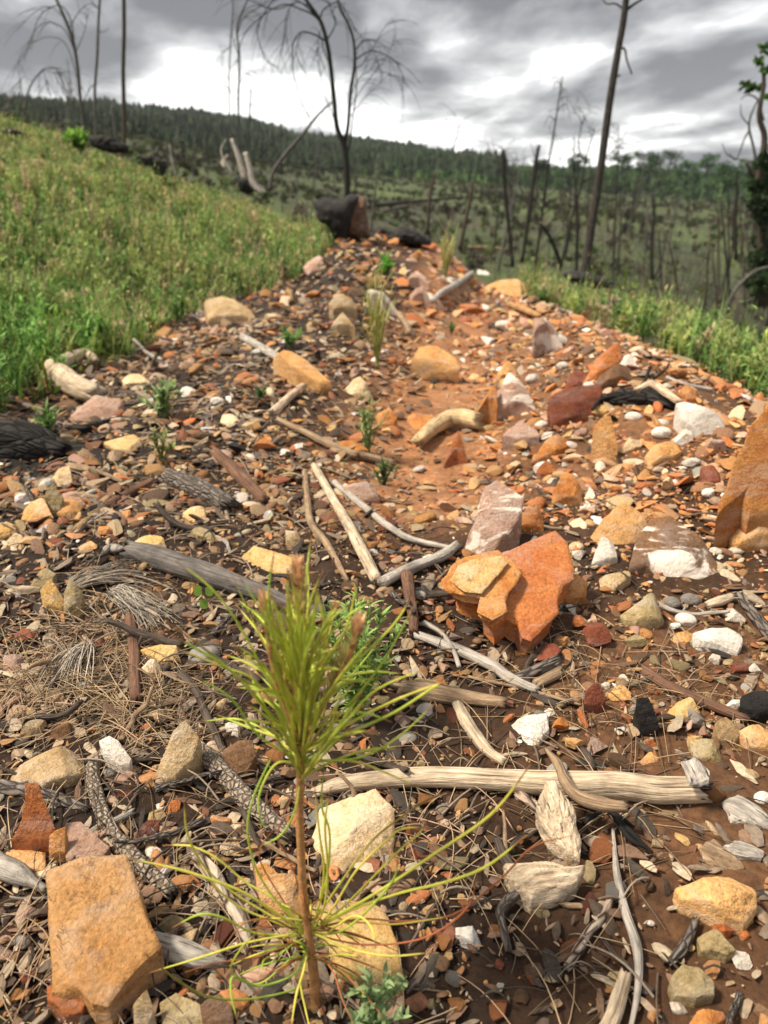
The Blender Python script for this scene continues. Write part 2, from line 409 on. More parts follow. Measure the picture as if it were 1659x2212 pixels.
def rockmat(key):
    """key: palette name, '+q' adds quartz veins"""
    if key in _rm: return _rm[key]
    k, _, opt = key.partition('+'); a, b, s = PAL[k]
    m, nt, N, L, B = newmat('rock_'+key.replace('+', '_'))
    tc = nd(N, 'ShaderNodeTexCoord'); oi = nd(N, 'ShaderNodeObjectInfo')
    add = nd(N, 'ShaderNodeVectorMath', operation='MULTIPLY_ADD'); L.new(oi.outputs['Random'], add.inputs[0])
    add.inputs[1].default_value = (3.1, 7.7, 5.3); L.new(tc.outputs['Object'], add.inputs[2]); v = add.outputs[0]
    big = nd(N, 'ShaderNodeTexNoise', Scale=22.0, Detail=6.0, Roughness=0.62, Distortion=0.4); L.new(v, big.inputs['Vector'])
    fine = nd(N, 'ShaderNodeTexNoise', Scale=260.0, Detail=6.0, Roughness=0.7); L.new(v, fine.inputs['Vector'])
    spk = nd(N, 'ShaderNodeTexNoise', Scale=120.0, Detail=5.0, Roughness=0.75); L.new(v, spk.inputs['Vector'])
    r1 = ramp(N, [(0.36, g3(0)), (0.64, g3(1))]); L.new(big.outputs[0], r1.inputs[0])
    col = mixc(N, L, r1.outputs[0], a, b)
    r2 = ramp(N, [(0.32, g3(1)), (0.46, g3(0))]); L.new(spk.outputs[0], r2.inputs[0])
    r2b = ramp(N, [(0.42, g3(0)), (0.60, g3(1))]); L.new(big.outputs[1], r2b.inputs[0])
    mm = nd(N, 'ShaderNodeMath', operation='MULTIPLY'); L.new(r2.outputs[0], mm.inputs[0]); L.new(r2b.outputs[0], mm.inputs[1])
    col = mixc(N, L, mm.outputs[0], col, s)
    r3 = ramp(N, [(0.3, g3(0.62)), (0.7, g3(1.28))]); L.new(fine.outputs[0], r3.inputs[0])
    col = mixc(N, L, 1.0, col, r3.outputs[0], 'MULTIPLY')
    st = nd(N, 'ShaderNodeMapping'); st.inputs['Rotation'].default_value = (0.35, 0.2, 0.0); st.inputs['Scale'].default_value = (16, 22, 60); L.new(v, st.inputs[0])
    sn = nd(N, 'ShaderNodeTexNoise', Scale=1.0, Detail=5.0, Roughness=0.6, Distortion=0.6); L.new(st.outputs[0], sn.inputs['Vector'])
    rs = ramp(N, [(0.48, g3(0)), (0.70, g3(0.45))]); L.new(sn.outputs[0], rs.inputs[0])
    pale = tuple(min(.9, .45*q+.55*(sum(a)/3*1.15)+.10) if k not in ('char', 'white') else q for q in a)
    col = mixc(N, L, rs.outputs[0], col, pale)
    dt = nd(N, 'ShaderNodeTexNoise', Scale=38.0, Detail=4.0, Roughness=0.6, Distortion=1.0); L.new(v, dt.inputs['Vector'])
    ab = nd(N, 'ShaderNodeMath', operation='SUBTRACT'); L.new(dt.outputs[0], ab.inputs[0]); ab.inputs[1].default_value = 0.5
    ab2 = nd(N, 'ShaderNodeMath', operation='ABSOLUTE'); L.new(ab.outputs[0], ab2.inputs[0])
    rc_ = ramp(N, [(0.0, g3(0.85)), (0.012, g3(0))]); L.new(ab2.outputs[0], rc_.inputs[0])
    cm = nd(N, 'ShaderNodeMath', operation='MULTIPLY'); L.new(rc_.outputs[0], cm.inputs[0]); L.new(r2b.outputs[0], cm.inputs[1])
    col = mixc(N, L, cm.outputs[0], col, s)
    if opt == 'q':
        mp = nd(N, 'ShaderNodeMapping'); mp.inputs['Rotation'].default_value = (0.5, 0.4, 0.6); mp.inputs['Scale'].default_value = (12, 34, 20)
        L.new(v, mp.inputs[0]); q = nd(N, 'ShaderNodeTexNoise', Scale=1.0, Detail=7.0, Roughness=0.6, Distortion=0.8); L.new(mp.outputs[0], q.inputs['Vector'])
        rq = ramp(N, [(0.52, g3(0)), (0.58, g3(1))]); L.new(q.outputs[0], rq.inputs[0])
        col = mixc(N, L, rq.outputs[0], col, (.80, .70, .60))
    hs = nd(N, 'ShaderNodeHueSaturation', Saturation=1.05)
    mr = nd(N, 'ShaderNodeMapRange'); L.new(oi.outputs['Random'], mr.inputs[0]); mr.inputs[3].default_value = 0.82; mr.inputs[4].default_value = 1.12
    L.new(mr.outputs[0], hs.inputs['Value']); L.new(col, hs.inputs['Color'])
    L.new(hs.outputs[0], B.inputs['Base Color']); B.inputs['Roughness'].default_value = 0.78 if k != 'white' else 0.55
    B.inputs['Specular IOR Level'].default_value = 0.25
    bs = nd(N, 'ShaderNodeMath', operation='MULTIPLY_ADD'); L.new(fine.outputs[0], bs.inputs[0]); bs.inputs[1].default_value = 0.5; L.new(spk.outputs[0], bs.inputs[2])
    bp = nd(N, 'ShaderNodeBump', Strength=0.9, Distance=0.005); L.new(bs.outputs[0], bp.inputs['Height']); L.new(bp.outputs[0], B.inputs['Normal'])
    _rm[key] = m; return m
def attrmat(name, rough=0.8, trans=0.0, bump=0.3, nscale=180.0, var=(0.7, 1.25), attr='Col'):
    m, nt, N, L, B = newmat(name)
    at = nd(N, 'ShaderNodeAttribute', attribute_name=attr); tc = nd(N, 'ShaderNodeTexCoord')
    no = nd(N, 'ShaderNodeTexNoise', Scale=nscale, Detail=4.0, Roughness=0.65); L.new(tc.outputs['Object'], no.inputs['Vector'])
    r = ramp(N, [(0.3, g3(var[0])), (0.7, g3(var[1]))]); L.new(no.outputs[0], r.inputs[0])
    col = mixc(N, L, 1.0, at.outputs['Color'], r.outputs[0], 'MULTIPLY')
    L.new(col, B.inputs['Base Color']); B.inputs['Roughness'].default_value = rough; B.inputs['Specular IOR Level'].default_value = 0.25
    if bump:
        bp = nd(N, 'ShaderNodeBump', Strength=bump, Distance=0.002); L.new(no.outputs[0], bp.inputs['Height']); L.new(bp.outputs[0], B.inputs['Normal'])
    if trans:
        tr = nd(N, 'ShaderNodeBsdfTranslucent'); L.new(col, tr.inputs[0]); mx = nd(N, 'ShaderNodeMixShader'); mx.inputs[0].default_value = trans
        out = [n for n in N if n.type == 'OUTPUT_MATERIAL'][0]
        L.new(B.outputs[0], mx.inputs[1]); L.new(tr.outputs[0], mx.inputs[2]); L.new(mx.outputs[0], out.inputs[0])
    return m
WP = {  # light grain, dark grain, crack
 'bleached': ((.66, .53, .38), (.40, .29, .19), (.07, .045, .03)),
 'silver': ((.50, .45, .39), (.27, .23, .195), (.04, .03, .025)),
 'weathered': ((.40, .28, .175), (.22, .14, .085), (.035, .022, .015)),
 'dark': ((.12, .09, .07), (.05, .038, .03), (.015, .012, .01)),
 'char': ((.022, .02, .019), (.008, .0075, .007), (.003, .003, .003)),
 'rust': ((.20, .105, .065), (.11, .06, .04), (.03, .02, .015)),
 'pole': ((.17, .155, .14), (.06, .055, .05), (.02, .018, .016)),
}
_wm = {}
def woodmat(key):
    if key in _wm: return _wm[key]
    a, b, c = WP[key]; m, nt, N, L, B = newmat('wood_'+key)
    at = nd(N, 'ShaderNodeAttribute', attribute_name='gr')
    def nz(sc, scale, det=5.0, dist=0.0):
        mp = nd(N, 'ShaderNodeMapping'); mp.inputs['Scale'].default_value = sc; L.new(at.outputs['Vector'], mp.inputs[0])
        n = nd(N, 'ShaderNodeTexNoise', Scale=scale, Detail=det, Roughness=0.65, Distortion=dist); L.new(mp.outputs[0], n.inputs['Vector']); return n.outputs[0]
    g = nz((1, 1, 0.07), 320.0, 5.0, 0.3); q = nz((1, 1, 0.05), 190.0, 3.0, 0.5); p = nz((1, 1, 0.6), 40.0, 4.0)
    r = ramp(N, [(0.36, g3(0)), (0.62, g3(1))]); L.new(g, r.inputs[0]); col = mixc(N, L, r.outputs[0], b, a)
    r = ramp(N, [(0.32, g3(1)), (0.40, g3(0))]); L.new(q, r.inputs[0]); col = mixc(N, L, r.outputs[0], col, c)
    r = ramp(N, [(0.3, g3(0.55)), (0.6, g3(1.15))]); L.new(p, r.inputs[0]); col = mixc(N, L, 1.0, col, r.outputs[0], 'MULTIPLY')
    L.new(col, B.inputs['Base Color']); B.inputs['Roughness'].default_value = 0.85; B.inputs['Specular IOR Level'].default_value = 0.2
    ad = nd(N, 'ShaderNodeMath', operation='ADD'); L.new(g, ad.inputs[0]); L.new(q, ad.inputs[1])
    bp = nd(N, 'ShaderNodeBump', Strength=0.8, Distance=0.004); L.new(ad.outputs[0], bp.inputs['Height']); L.new(bp.outputs[0], B.inputs['Normal'])
    _wm[key] = m; return m
def barkmat(name, a, b, c, scale=120.0, zs=0.55):
    """scaly bark: cells with dark gaps"""
    m, nt, N, L, B = newmat(name)
    at = nd(N, 'ShaderNodeAttribute', attribute_name='gr')
    mp = nd(N, 'ShaderNodeMapping'); mp.inputs['Scale'].default_value = (1, 1, zs); L.new(at.outputs['Vector'], mp.inputs[0])
    nz = nd(N, 'ShaderNodeTexNoise', Scale=60.0, Detail=3.0); L.new(mp.outputs[0], nz.inputs['Vector'])
    mv = nd(N, 'ShaderNodeVectorMath', operation='MULTIPLY_ADD'); L.new(nz.outputs[1], mv.inputs[0]); mv.inputs[1].default_value = (.008, .008, .008); L.new(mp.outputs[0], mv.inputs[2])
    vo = nd(N, 'ShaderNodeTexVoronoi', feature='DISTANCE_TO_EDGE', Scale=scale); L.new(mv.outputs[0], vo.inputs['Vector'])
    vc = nd(N, 'ShaderNodeTexVoronoi', feature='F1', Scale=scale); L.new(mv.outputs[0], vc.inputs['Vector'])
    fn = nd(N, 'ShaderNodeTexNoise', Scale=420.0, Detail=5.0, Roughness=0.7); L.new(mp.outputs[0], fn.inputs['Vector'])
    sp = nd(N, 'ShaderNodeSeparateColor'); L.new(vc.outputs['Color'], sp.inputs[0])
    col = mixc(N, L, sp.outputs[0], a, b)
    r = ramp(N, [(0.3, g3(0.65)), (0.7, g3(1.2))]); L.new(fn.outputs[0], r.inputs[0]); col = mixc(N, L, 1.0, col, r.outputs[0], 'MULTIPLY')
    r = ramp(N, [(0.02, g3(1)), (0.12, g3(0))]); L.new(vo.outputs['Distance'], r.inputs[0]); col = mixc(N, L, r.outputs[0], col, c)
    L.new(col, B.inputs['Base Color']); B.inputs['Roughness'].default_value = 0.85; B.inputs['Specular IOR Level'].default_value = 0.2
    r = ramp(N, [(0.0, g3(0)), (0.30, g3(1))]); L.new(vo.outputs['Distance'], r.inputs[0])
    ad = nd(N, 'ShaderNodeMath', operation='MULTIPLY_ADD'); L.new(fn.outputs[0], ad.inputs[0]); ad.inputs[1].default_value = 0.35; L.new(r.outputs[0], ad.inputs[2])
    bp = nd(N, 'ShaderNodeBump', Strength=1.0, Distance=0.004); L.new(ad.outputs[0], bp.inputs['Height']); L.new(bp.outputs[0], B.inputs['Normal'])
    return m
_wm['scaly'] = barkmat('bark_scaly', (.46, .38, .30), (.30, .23, .17), (.15, .11, .08), 200.0, .9)
_wm['greybark'] = barkmat('bark_grey', (.25, .21, .18), (.15, .12, .10), (.05, .04, .035), 150.0, 0.3)
_wm['redbark'] = barkmat('bark_red', (.20, .11, .075), (.13, .07, .05), (.03, .018, .012), 150.0, 0.4)
_wm['charbark'] = barkmat('bark_char', (.045, .040, .037), (.022, .020, .019), (.005, .004, .004), 95.0, .22)
_wm['flaky'] = barkmat('bark_flaky', (.60, .50, .40), (.28, .17, .11), (.05, .03, .02), 80.0, 0.3)

# ------------------------------------------------------------------ the ground, one sheet
def lerp(a, b, t): return a*(1-t)+b*t
def ground_colour(x, y, r, az):
    n1 = n2(x, y, 3.0, 21); n3 = n2(x, y, 11.0, 23); nb = n2(x, y, 1.1, 25)
    c = lambda *v: np.array(v)[None]
    humus, soil, clay, ash = c(.011, .007, .005), c(.048, .024, .012), c(.36, .165, .072), c(.014, .012, .010)
    k = np.clip(0.42+0.55*n1+0.3*n3, 0, 1)[:, None]
    col = lerp(humus, soil, k)
    path = np.maximum(.42*np.exp(-((x-0.38-0.05*(y-1))/0.40)**2)*ss(y, 0.95, 1.6), 1.15*np.exp(-((x-.07-.1*(y-1.35))/.17)**2)*ss(y, 1.05, 1.4))
    path = np.maximum(path, 0.24*ss(x, 0.05, 0.3)*(1-ss(y, 0.8, 1.1)))
    col = lerp(col, clay, (np.clip(path*1.15+0.5*n3*path, 0, 0.92))[:, None])
    a = np.exp(-(((x+0.85)/0.35)**2+((y-1.45)/0.35)**2)); col = lerp(col, ash, np.clip(a*1.5+n1*.4*a, 0, 1)[:, None])
    bank = np.maximum(ss(-x, 0.95, 1.2)*ss(y, 1.5, 2.2), ss(-x, 0.45, 0.7)*ss(y, 4.6, 5.4)); bank = np.maximum(bank, ss(x, .86, 1.1)*ss(y, 1.4, 2.0)); bank = np.maximum(bank, ss(r, 6.5, 9))
    turf = lerp(c(.035, .032, .015), c(.07, .085, .028), np.clip(.5+n1, 0, 1)[:, None])
    col = lerp(col, turf, (bank*0.85)[:, None])
    # beyond the crest: clearing with burnt brush, then wood
    g2 = n2(x, y, 0.09, 31, 5)[:, None]; g4 = n2(x, y, 0.5, 33, 4)[:, None]
    clear = lerp(c(.030, .037, .016), c(.090, .122, .034), np.clip(.5+1.2*g2+.8*g4, 0, 1))
    clear = lerp(clear, c(.085, .06, .042), np.clip(1.6*g4-.3-g2, 0, .8))
    col = lerp(col, clear, ss(r, 9, 16)[:, None])
    wood = lerp(c(.010, .018, .007), c(.022, .040, .013), np.clip(.5+g4, 0, 1))
    col = lerp(col, wood, ss(r, 105, 150)[:, None]*1.0)
    fld = np.exp(-((az-0.40)/0.13)**2)*ss(r, 260, 300)*(1-ss(r, 540, 590))
    col = lerp(col, c(.27, .27, .10), np.clip(fld*1.6, 0, 1)[:, None])
    return col
def build_ground():
    w = math.radians(60); fine = np.linspace(-w, w, 460); rest = np.linspace(w, 2*math.pi-w, 50)[1:-1]
    az = np.concatenate([fine, rest]); na = len(az)
    r = np.concatenate([[0.03, .12, .2, .27], np.geomspace(0.32, 4, 480), np.geomspace(4, 900, 330)[1:], [950]])
    A, R = np.meshgrid(az, r); x = np.sin(A)*R; y = np.cos(A)*R; x = x.ravel(); y = y.ravel(); R = R.ravel(); A = ((A.ravel()+math.pi) % (2*math.pi))-math.pi
    z = H(x, y); mic = (1-ss(R, 2.5, 6))
    z = z+mic*(0.007*n2(x, y, 9, 41, 3)+0.0035*n2(x, y, 38, 43, 3)+0.0014*n2(x, y, 130, 45, 2))
    V = np.stack([x, y, z], -1); col = ground_colour(x, y, R, A)
    nr = len(r); i = np.arange(nr-1)[:, None]*na; j = np.arange(na)[None]; j2 = (j+1) % na
    F = np.stack([i+j, i+na+j, i+na+j2, i+j2], -1).reshape(-1, 4)
    V = np.vstack([V, [[0, 0, float(H(0., 0.))]]]); col = np.vstack([col, col[:1]])
    T = np.stack([np.full(na, len(V)-1), np.arange(na), (np.arange(na)+1) % na], -1)
    m, nt, N, L, B = newmat('earth')
    at = nd(N, 'ShaderNodeAttribute', attribute_name='Col'); tc = nd(N, 'ShaderNodeTexCoord')
    no = nd(N, 'ShaderNodeTexNoise', Scale=90.0, Detail=8.0, Roughness=0.7); L.new(tc.outputs['Object'], no.inputs['Vector'])
    n5 = nd(N, 'ShaderNodeTexNoise', Scale=9.0, Detail=8.0, Roughness=0.65); L.new(tc.outputs['Object'], n5.inputs['Vector'])
    r1 = ramp(N, [(0.3, g3(0.45)), (0.72, g3(1.45))]); L.new(no.outputs[0], r1.inputs[0])
    r2 = ramp(N, [(0.3, g3(0.6)), (0.7, g3(1.35))]); L.new(n5.outputs[0], r2.inputs[0])
    c_ = mixc(N, L, 1.0, at.outputs['Color'], r1.outputs[0], 'MULTIPLY'); c_ = mixc(N, L, 1.0, c_, r2.outputs[0], 'MULTIPLY')
    L.new(c_, B.inputs['Base Color']); B.inputs['Roughness'].default_value = 0.82; B.inputs['Specular IOR Level'].default_value = 0.25
    bp = nd(N, 'ShaderNodeBump', Strength=0.7, Distance=0.006); L.new(no.outputs[0], bp.inputs['Height']); L.new(bp.outputs[0], B.inputs['Normal'])
    o = link('ground', mesh('ground', V, [F, T], {'Col': col}), m); tag(o, kind='structure')
    p = link('pond', None, None) if False else None
build_ground()

# ------------------------------------------------------------------ rocks with an outline of their own
def X(s): return [tuple(float(v) for v in q.split(',')) for q in s.split()]
SLABS = [  # material, front height cm, depth ratio, outline, label, category word
 ('rust', 2.2, 1.3, '92,1858 190,1848 272,1851 287,1891 320,1981 345,2036 325,2056 270,2111 235,2175 200,2170 170,2131 110,2121 105,2031 95,1941', 'largest ochre rock in the lower left corner, flat face with black lichen specks'),
 ('cream', .8, 1.15, '690,1712 810,1705 850,1740 852,1850 840,1890 800,1900 760,1885 700,1840 672,1780', 'flat pale tan rock lying behind the stem of the pine seedling'),
 ('yellow', 1.3, 1.7, '745,1843 790,1890 829,1965 860,2040 877,2115 860,2140 790,2126 730,2090 700,2020 665,1950 690,1880', 'large smooth yellow slab right of the foot of the pine seedling'),
 ('ochre', 1.2, .7, '550,1871 575,1863 600,1886 645,1876 665,1900 660,1960 600,1961 562,1935', 'knobbly orange stone touching the pine stem on its left'),
 ('tan', 1.6, .8, '-20,1655 50,1622 160,1603 200,1601 195,1640 145,1672 90,1690 60,1676 0,1690', 'long tan slab with a shaded front edge at the left edge below the needle litter'),
 ('deep', 1.0, .6, '55,1698 82,1696 100,1736 120,1786 108,1826 70,1823 25,1816 40,1766 52,1731', 'pointed upright orange stone above the largest ochre rock'),
 ('orange', .6, .7, '105,1796 142,1788 138,1831 112,1851 103,1830', 'small upright orange stone leaning on the pointed orange one'),
 ('pink', 1.0, .8, '140,1776 175,1776 235,1826 222,1850 140,1848', 'smooth pinkish tan stone left of the curved scaly stick'),
 ('ochre', .6, .8, '-5,1836 30,1821 95,1836 97,1880 45,1871 0,1860', 'flat orange stone above the silver driftwood at the left edge'),
 ('deep', 1.2, .8, '98,2121 170,2116 192,2146 177,2185 140,2192 100,2150', 'rust orange rock below the largest ochre rock'),
 ('tan', 1.0, .7, '400,1551 430,1580 415,1630 380,1676 345,1682 325,1661 330,1631 370,1580', 'striated tan brown rock standing beside the scaly diagonal stick'),
 ('brown', .8, .8, '480,1600 545,1596 552,1630 535,1665 500,1670 482,1640', 'dark brown rock under a white quartz stone, behind the scaly diagonal stick'),
 ('olive', 1.0, .8, '345,2160 380,2143 425,2165 465,2225 350,2225', 'olive grey rock cut by the bottom edge, left of the seedling'),
 ('brown', 1.0, .8, '432,2165 475,2146 500,2171 505,2225 440,2225', 'reddish brown rock at the bottom edge nearest the seedling'),
 ('tan', .8, .8, '285,2160 318,2140 332,2180 320,2212 290,2215', 'narrow greyish tan stone at the bottom edge below the driftwood point'),
 ('ochre', 2.2, .6, '1465,1890 1580,1883 1640,1896 1643,1936 1612,1975 1570,1965 1520,1935 1475,1915', 'bright orange rock with a speckled front at the lower right edge'),
 ('olive', 1.2, .8, '1450,2108 1475,2076 1510,2081 1545,2108 1545,2138 1505,2155 1460,2143', 'rounded olive tan rock in the lower right corner'),
 ('olive', .8, .8, '1512,2002 1545,2000 1590,2050 1570,2063 1515,2043', 'olive ochre stone between the bright orange rock and the rounded one'),
 ('white', .6, .8, '985,1990 1020,1995 1043,2020 1040,2038 1020,2034 985,2012', 'white sliver of stone on bare soil right of the seedling'),
 ('orange', 1.0, .8, '1480,2205 1510,2180 1565,2176 1570,2190 1530,2225 1480,2225', 'orange stone cut by the bottom edge under the rounded olive rock'),
 ('olive', .6, .8, '1490,1600 1540,1588 1585,1630 1580,1642 1500,1628', 'speckled grey tan rock above the right end of the long log'),
 # the path, middle distance
 ('pink+q', 1.5, .7, '985,1160 1029,1097 1044,1052 1075,1042 1129,1072 1129,1097 1099,1142 1070,1175 1050,1180 995,1170', 'brown rock with white quartz crust above the split orange slab'),
 ('orange', 1.2, .7, '1115,1128 1130,1102 1155,1080 1174,1092 1177,1130 1130,1135', 'orange wedge right of the rock with white quartz crust'),
 ('orange', 1.2, .7, '1195,1050 1225,1016 1260,1042 1262,1068 1225,1078 1198,1074', 'orange cube shaped stone with a dark front'),
 ('ochre', 1.0, .7, '1260,1140 1305,1107 1350,1087 1385,1107 1400,1132 1380,1158 1330,1166 1270,1168', 'flat fronted orange ochre rock above a small quartz stone'),
 ('white+q', .8, .7, '1285,1187 1300,1160 1330,1170 1335,1197 1320,1210 1280,1202', 'small quartz stone in front of the flat orange ochre rock'),
 ('brown+q', 1.4, .7, '1404,1122 1445,1112 1500,1147 1560,1192 1564,1217 1530,1226 1470,1230 1400,1197 1360,1200 1375,1160', 'dark brown block with a white quartz face'),
 ('tan', .8, .7, '1270,1250 1300,1227 1355,1222 1364,1242 1330,1268 1280,1264', 'dull brown flat stone under the dark quartz block'),
 ('orange', 1.0, .7, '1202,1275 1244,1240 1270,1252 1255,1280 1230,1296', 'orange chunk at the right corner of the split slab'),
 ('olive', 1.4, .7, '1345,1305 1420,1275 1440,1310 1425,1330 1375,1340 1355,1320', 'olive tan block with pitted top'),
 ('white', .8, .6, '1500,1352 1600,1345 1604,1382 1594,1408 1554,1387 1514,1372', 'long angular white stone at the right'),
 ('ochre', .5, .6, '1450,1366 1480,1360 1510,1368 1490,1384 1458,1382', 'cream orange stone on the left tip of the long white stone'),
 ('red', .9, .7, '1265,1490 1290,1465 1310,1500 1300,1528 1262,1520', 'dark red stone with a quartz chip on it'),
 ('white', 1.0, .8, '1105,1545 1140,1540 1180,1540 1187,1566 1165,1590 1145,1594 1120,1568', 'brightest white stone above the long log'),
 ('yellow', .9, .7, '1440,1520 1490,1503 1515,1528 1500,1543 1450,1540', 'pale yellow tan stone beside a grey one at the right'),
 ('tan', .8, .7, '1545,1560 1570,1545 1605,1575 1590,1592 1555,1585', 'brown tan stone near the right edge above the speckled rock'),
 ('ochre', .8, .7, '1600,1570 1640,1560 1675,1580 1675,1610 1620,1605', 'tan stone at the right edge above the bark flakes'),
 # left middle
 ('ochre', .8, .7, '30,1107 55,1077 90,1070 112,1107 80,1122 35,1112', 'ochre stone leaning with an olive one at the left edge'),
 ('olive', .8, .6, '92,1067 115,1050 135,1065 130,1105 105,1100', 'olive stone propped on the ochre one'),
 ('pink', .5, .8, '135,1066 165,1060 198,1085 170,1090 140,1082', 'pinkish grey flat stone right of the propped olive one'),
 ('yellow', .8, .6, '-20,1130 75,1127 80,1140 0,1155 -20,1152', 'yellowish edge of slab at the left edge'),
 ('yellow', 1.0, .7, '280,1172 310,1152 350,1157 360,1175 340,1193 290,1185', 'rounded yellow tan stone above the charred log end'),
 ('olive', .5, .7, '410,1137 420,1132 480,1158 470,1170 425,1154', 'thin olive yellow flat stone above the grey log'),
 ('yellow', .7, .7, '390,1097 440,1092 447,1120 415,1125', 'small yellow tan rock with a bright spot'),
 ('yellow', .7, .8, '520,1187 550,1180 615,1197 665,1217 705,1250 690,1256 620,1237 525,1207', 'long yellow tan slab behind the top bud of the seedling'),
 ('olive', .4, .7, '60,1257 95,1220 120,1235 110,1252 75,1267', 'upper leaf shaped olive stone of the three by the dry needle spray'),
 ('yellow', .5, .6, '85,1270 110,1252 135,1277 130,1300 115,1320 98,1300', 'lower yellow leaf shaped stone of the three by the dry needle spray'),
 ('olive', .5, .6, '135,1267 155,1250 175,1257 170,1290 160,1322 135,1315', 'grey olive leaf shaped stone nearest the dry needle spray'),
 ('yellow', .6, .8, '290,1394 350,1380 380,1392 400,1438 350,1425 310,1407', 'jagged cream yellow stone left of the seedling crown'),
 ('cream', .6, .8, '305,1437 325,1422 345,1427 345,1450 320,1460', 'small cream stone under the jagged cream one'),
 ('pink', .6, .8, '8,1415 45,1410 55,1437 30,1452 5,1440', 'whitish pink stone at the left edge among the needles'),
 ('tan', .4, .7, '615,1130 640,1142 662,1180 640,1185 620,1160', 'thin tan stone leaning behind the bleached sticks'),
 # upper left
 ('tan', 1.4, .6, '440,645 480,638 540,658 555,673 505,696 450,678', 'flat tan rock at the upper left edge of the path below the grass'),
 ('pink', 1.4, .6, '190,733 220,698 260,688 302,718 290,738 220,746', 'rounded greyish pink rock against the left grass'),
 ('pink', 1.0, .7, '150,880 210,850 262,843 247,880 215,908 165,903', 'reddish brown tilted slab below the bleached log in the grass'),
 ('cream', .8, .7, '262,815 290,798 330,820 305,830 270,827', 'white topped flat stone right of the bleached log in the grass'),
 ('yellow', .5, .8, '215,948 290,938 312,958 290,973 250,968', 'thin yellow flat stone by the charred ground'),
 ('cream', .8, .7, '100,1018 150,1008 155,1032 120,1048', 'cream block on the charred ground at the left'),
 ('ochre', .8, .8, '588,747 615,735 700,795 715,838 690,832 640,790', 'long ochre slab lying along the grey stick'),
 ('cream', 1.0, .7, '740,827 780,813 810,835 795,850 750,843', 'cream stone at the end of the long ochre slab'),
 ('tan', 1.8, .6, '710,645 740,632 772,645 770,670 720,665', 'upper grey tan rock of a pair at the foot of the grass'),
 ('tan', 1.8, .6, '715,690 740,670 767,692 762,708 728,706', 'lower grey tan rock of a pair at the foot of the grass'),
 ('pink', .6, .7, '742,1032 800,1015 820,1065 780,1083 745,1060', 'triangular pinkish tan stone behind the bleached sticks'),
 ('orange', .6, .8, '700,957 740,937 795,965 770,972 715,968', 'flat orange stone left of the pale log'),
 ('pink', .8, .7, '655,560 690,552 718,568 700,582 665,580', 'pinkish stone at the foot of the grass near the burnt stump'),
 # upper path and berm
 ('white+q', 2.5, .5, '815,612 855,603 882,632 882,665 845,672 825,655', 'tall white grey rock at the top left of the path'),
 ('pink', 2.0, .6, '872,592 905,573 928,597 920,612 880,610', 'upper pinkish brown rock at the head of the path'),
 ('pink', 2.0, .6, '885,622 915,610 932,628 925,648 890,645', 'lower pinkish brown rock right of the tall white rock'),
 ('ochre', 2.2, .7, '887,768 905,743 945,748 985,768 992,790 950,808 903,797', 'rounded ochre block alone in the middle of the path'),
 ('ochre', 2.0, .6, '1025,622 1065,606 1135,602 1152,620 1175,632 1100,636', 'broad orange ledge stone at the top of the berm'),
 ('pink+q', 2.5, .5, '1155,675 1175,669 1210,668 1222,700 1215,740 1190,742 1155,708', 'upright pinkish block with pale streaks on the berm'),
 ('deep', .8, .8, '965,657 1030,645 1050,658 985,675', 'flat rust slab across the upper path'),
 ('deep', 1.5, .6, '1260,800 1290,758 1335,743 1347,763 1310,788', 'tilted bright orange stone on the berm'),
 ('white', 1.2, .7, '1330,770 1360,763 1382,778 1370,792 1342,788', 'white stone beside the tilted orange one on the berm'),
 ('brown', 1.4, .6, '1290,798 1315,775 1350,778 1375,802 1340,815 1300,812', 'dark brown stone under the tilted orange one'),
 ('red', 1.2, .6, '1218,812 1240,798 1275,806 1268,826 1225,828', 'small red brown stone left of the tilted orange one'),
 ('red', 2.0, .6, '1185,855 1220,836 1300,831 1297,878 1240,895 1195,893', 'big dark red brown boulder on the berm'),
 ('pink+q', 3.2, .55, '1070,822 1100,808 1135,823 1162,850 1160,868 1100,870 1078,850', 'tall block with a whitish top beside the path'),
 ('orange', 2.0, .6, '1032,850 1045,822 1072,812 1076,860 1062,892 1040,895', 'orange flank stone left of the tall whitish topped block'),
 ('ochre', 1.0, .7, '1075,790 1100,780 1118,795 1112,812 1082,808', 'cream orange stone behind the tall whitish topped block'),
 ('white', 1.6, .7, '1462,870 1515,861 1572,878 1572,898 1535,915 1515,917 1478,893', 'big bright white quartz block at the edge of the right grass'),
 ('orange', 1.0, .6, '1460,850 1480,831 1505,834 1515,856 1485,864', 'orange stone behind the big white quartz block'),
 ('ochre', 1.6, .6, '1397,963 1455,951 1472,971 1455,981 1405,980', 'orange oblong block below the pair of white pebbles'),
 ('ochre', 1.2, .5, '1285,900 1320,893 1340,935 1332,972 1310,974', 'tall tilted ochre brown stone with a yellow stone on its head'),
 ('orange', .9, .6, '1150,975 1190,940 1230,933 1230,953 1200,970 1170,982', 'long orange stone pointing down the path'),
 ('pink', 1.0, .6, '1085,935 1130,903 1160,916 1166,940 1120,952', 'pinkish brown stone in front of the tall block'),
 ('deep', .8, .5, '960,980 990,923 1005,948 1012,990 985,996', 'upright triangular rust stone by the pale log'),
 ('orange', 1.0, .7, '855,893 905,888 975,893 965,912 880,925', 'broad flat orange stone behind the pale log'),
 ('orange', .8, .7, '812,885 840,876 858,893 850,918 818,912', 'orange stone left of the broad flat one'),
 ('orange', 2.0, .5, '1575,1000 1600,943 1629,898 1659,878 1760,860 1800,1000 1760,1120 1659,1120 1620,1110 1590,1140 1555,1127 1555,1090', 'huge orange boulder cut by the right edge'),
 ('ochre', 1.8, .6, '1585,1120 1620,1085 1659,1058 1720,1060 1740,1130 1659,1165 1600,1152', 'tan orange rock in front of the huge boulder at the right edge'),
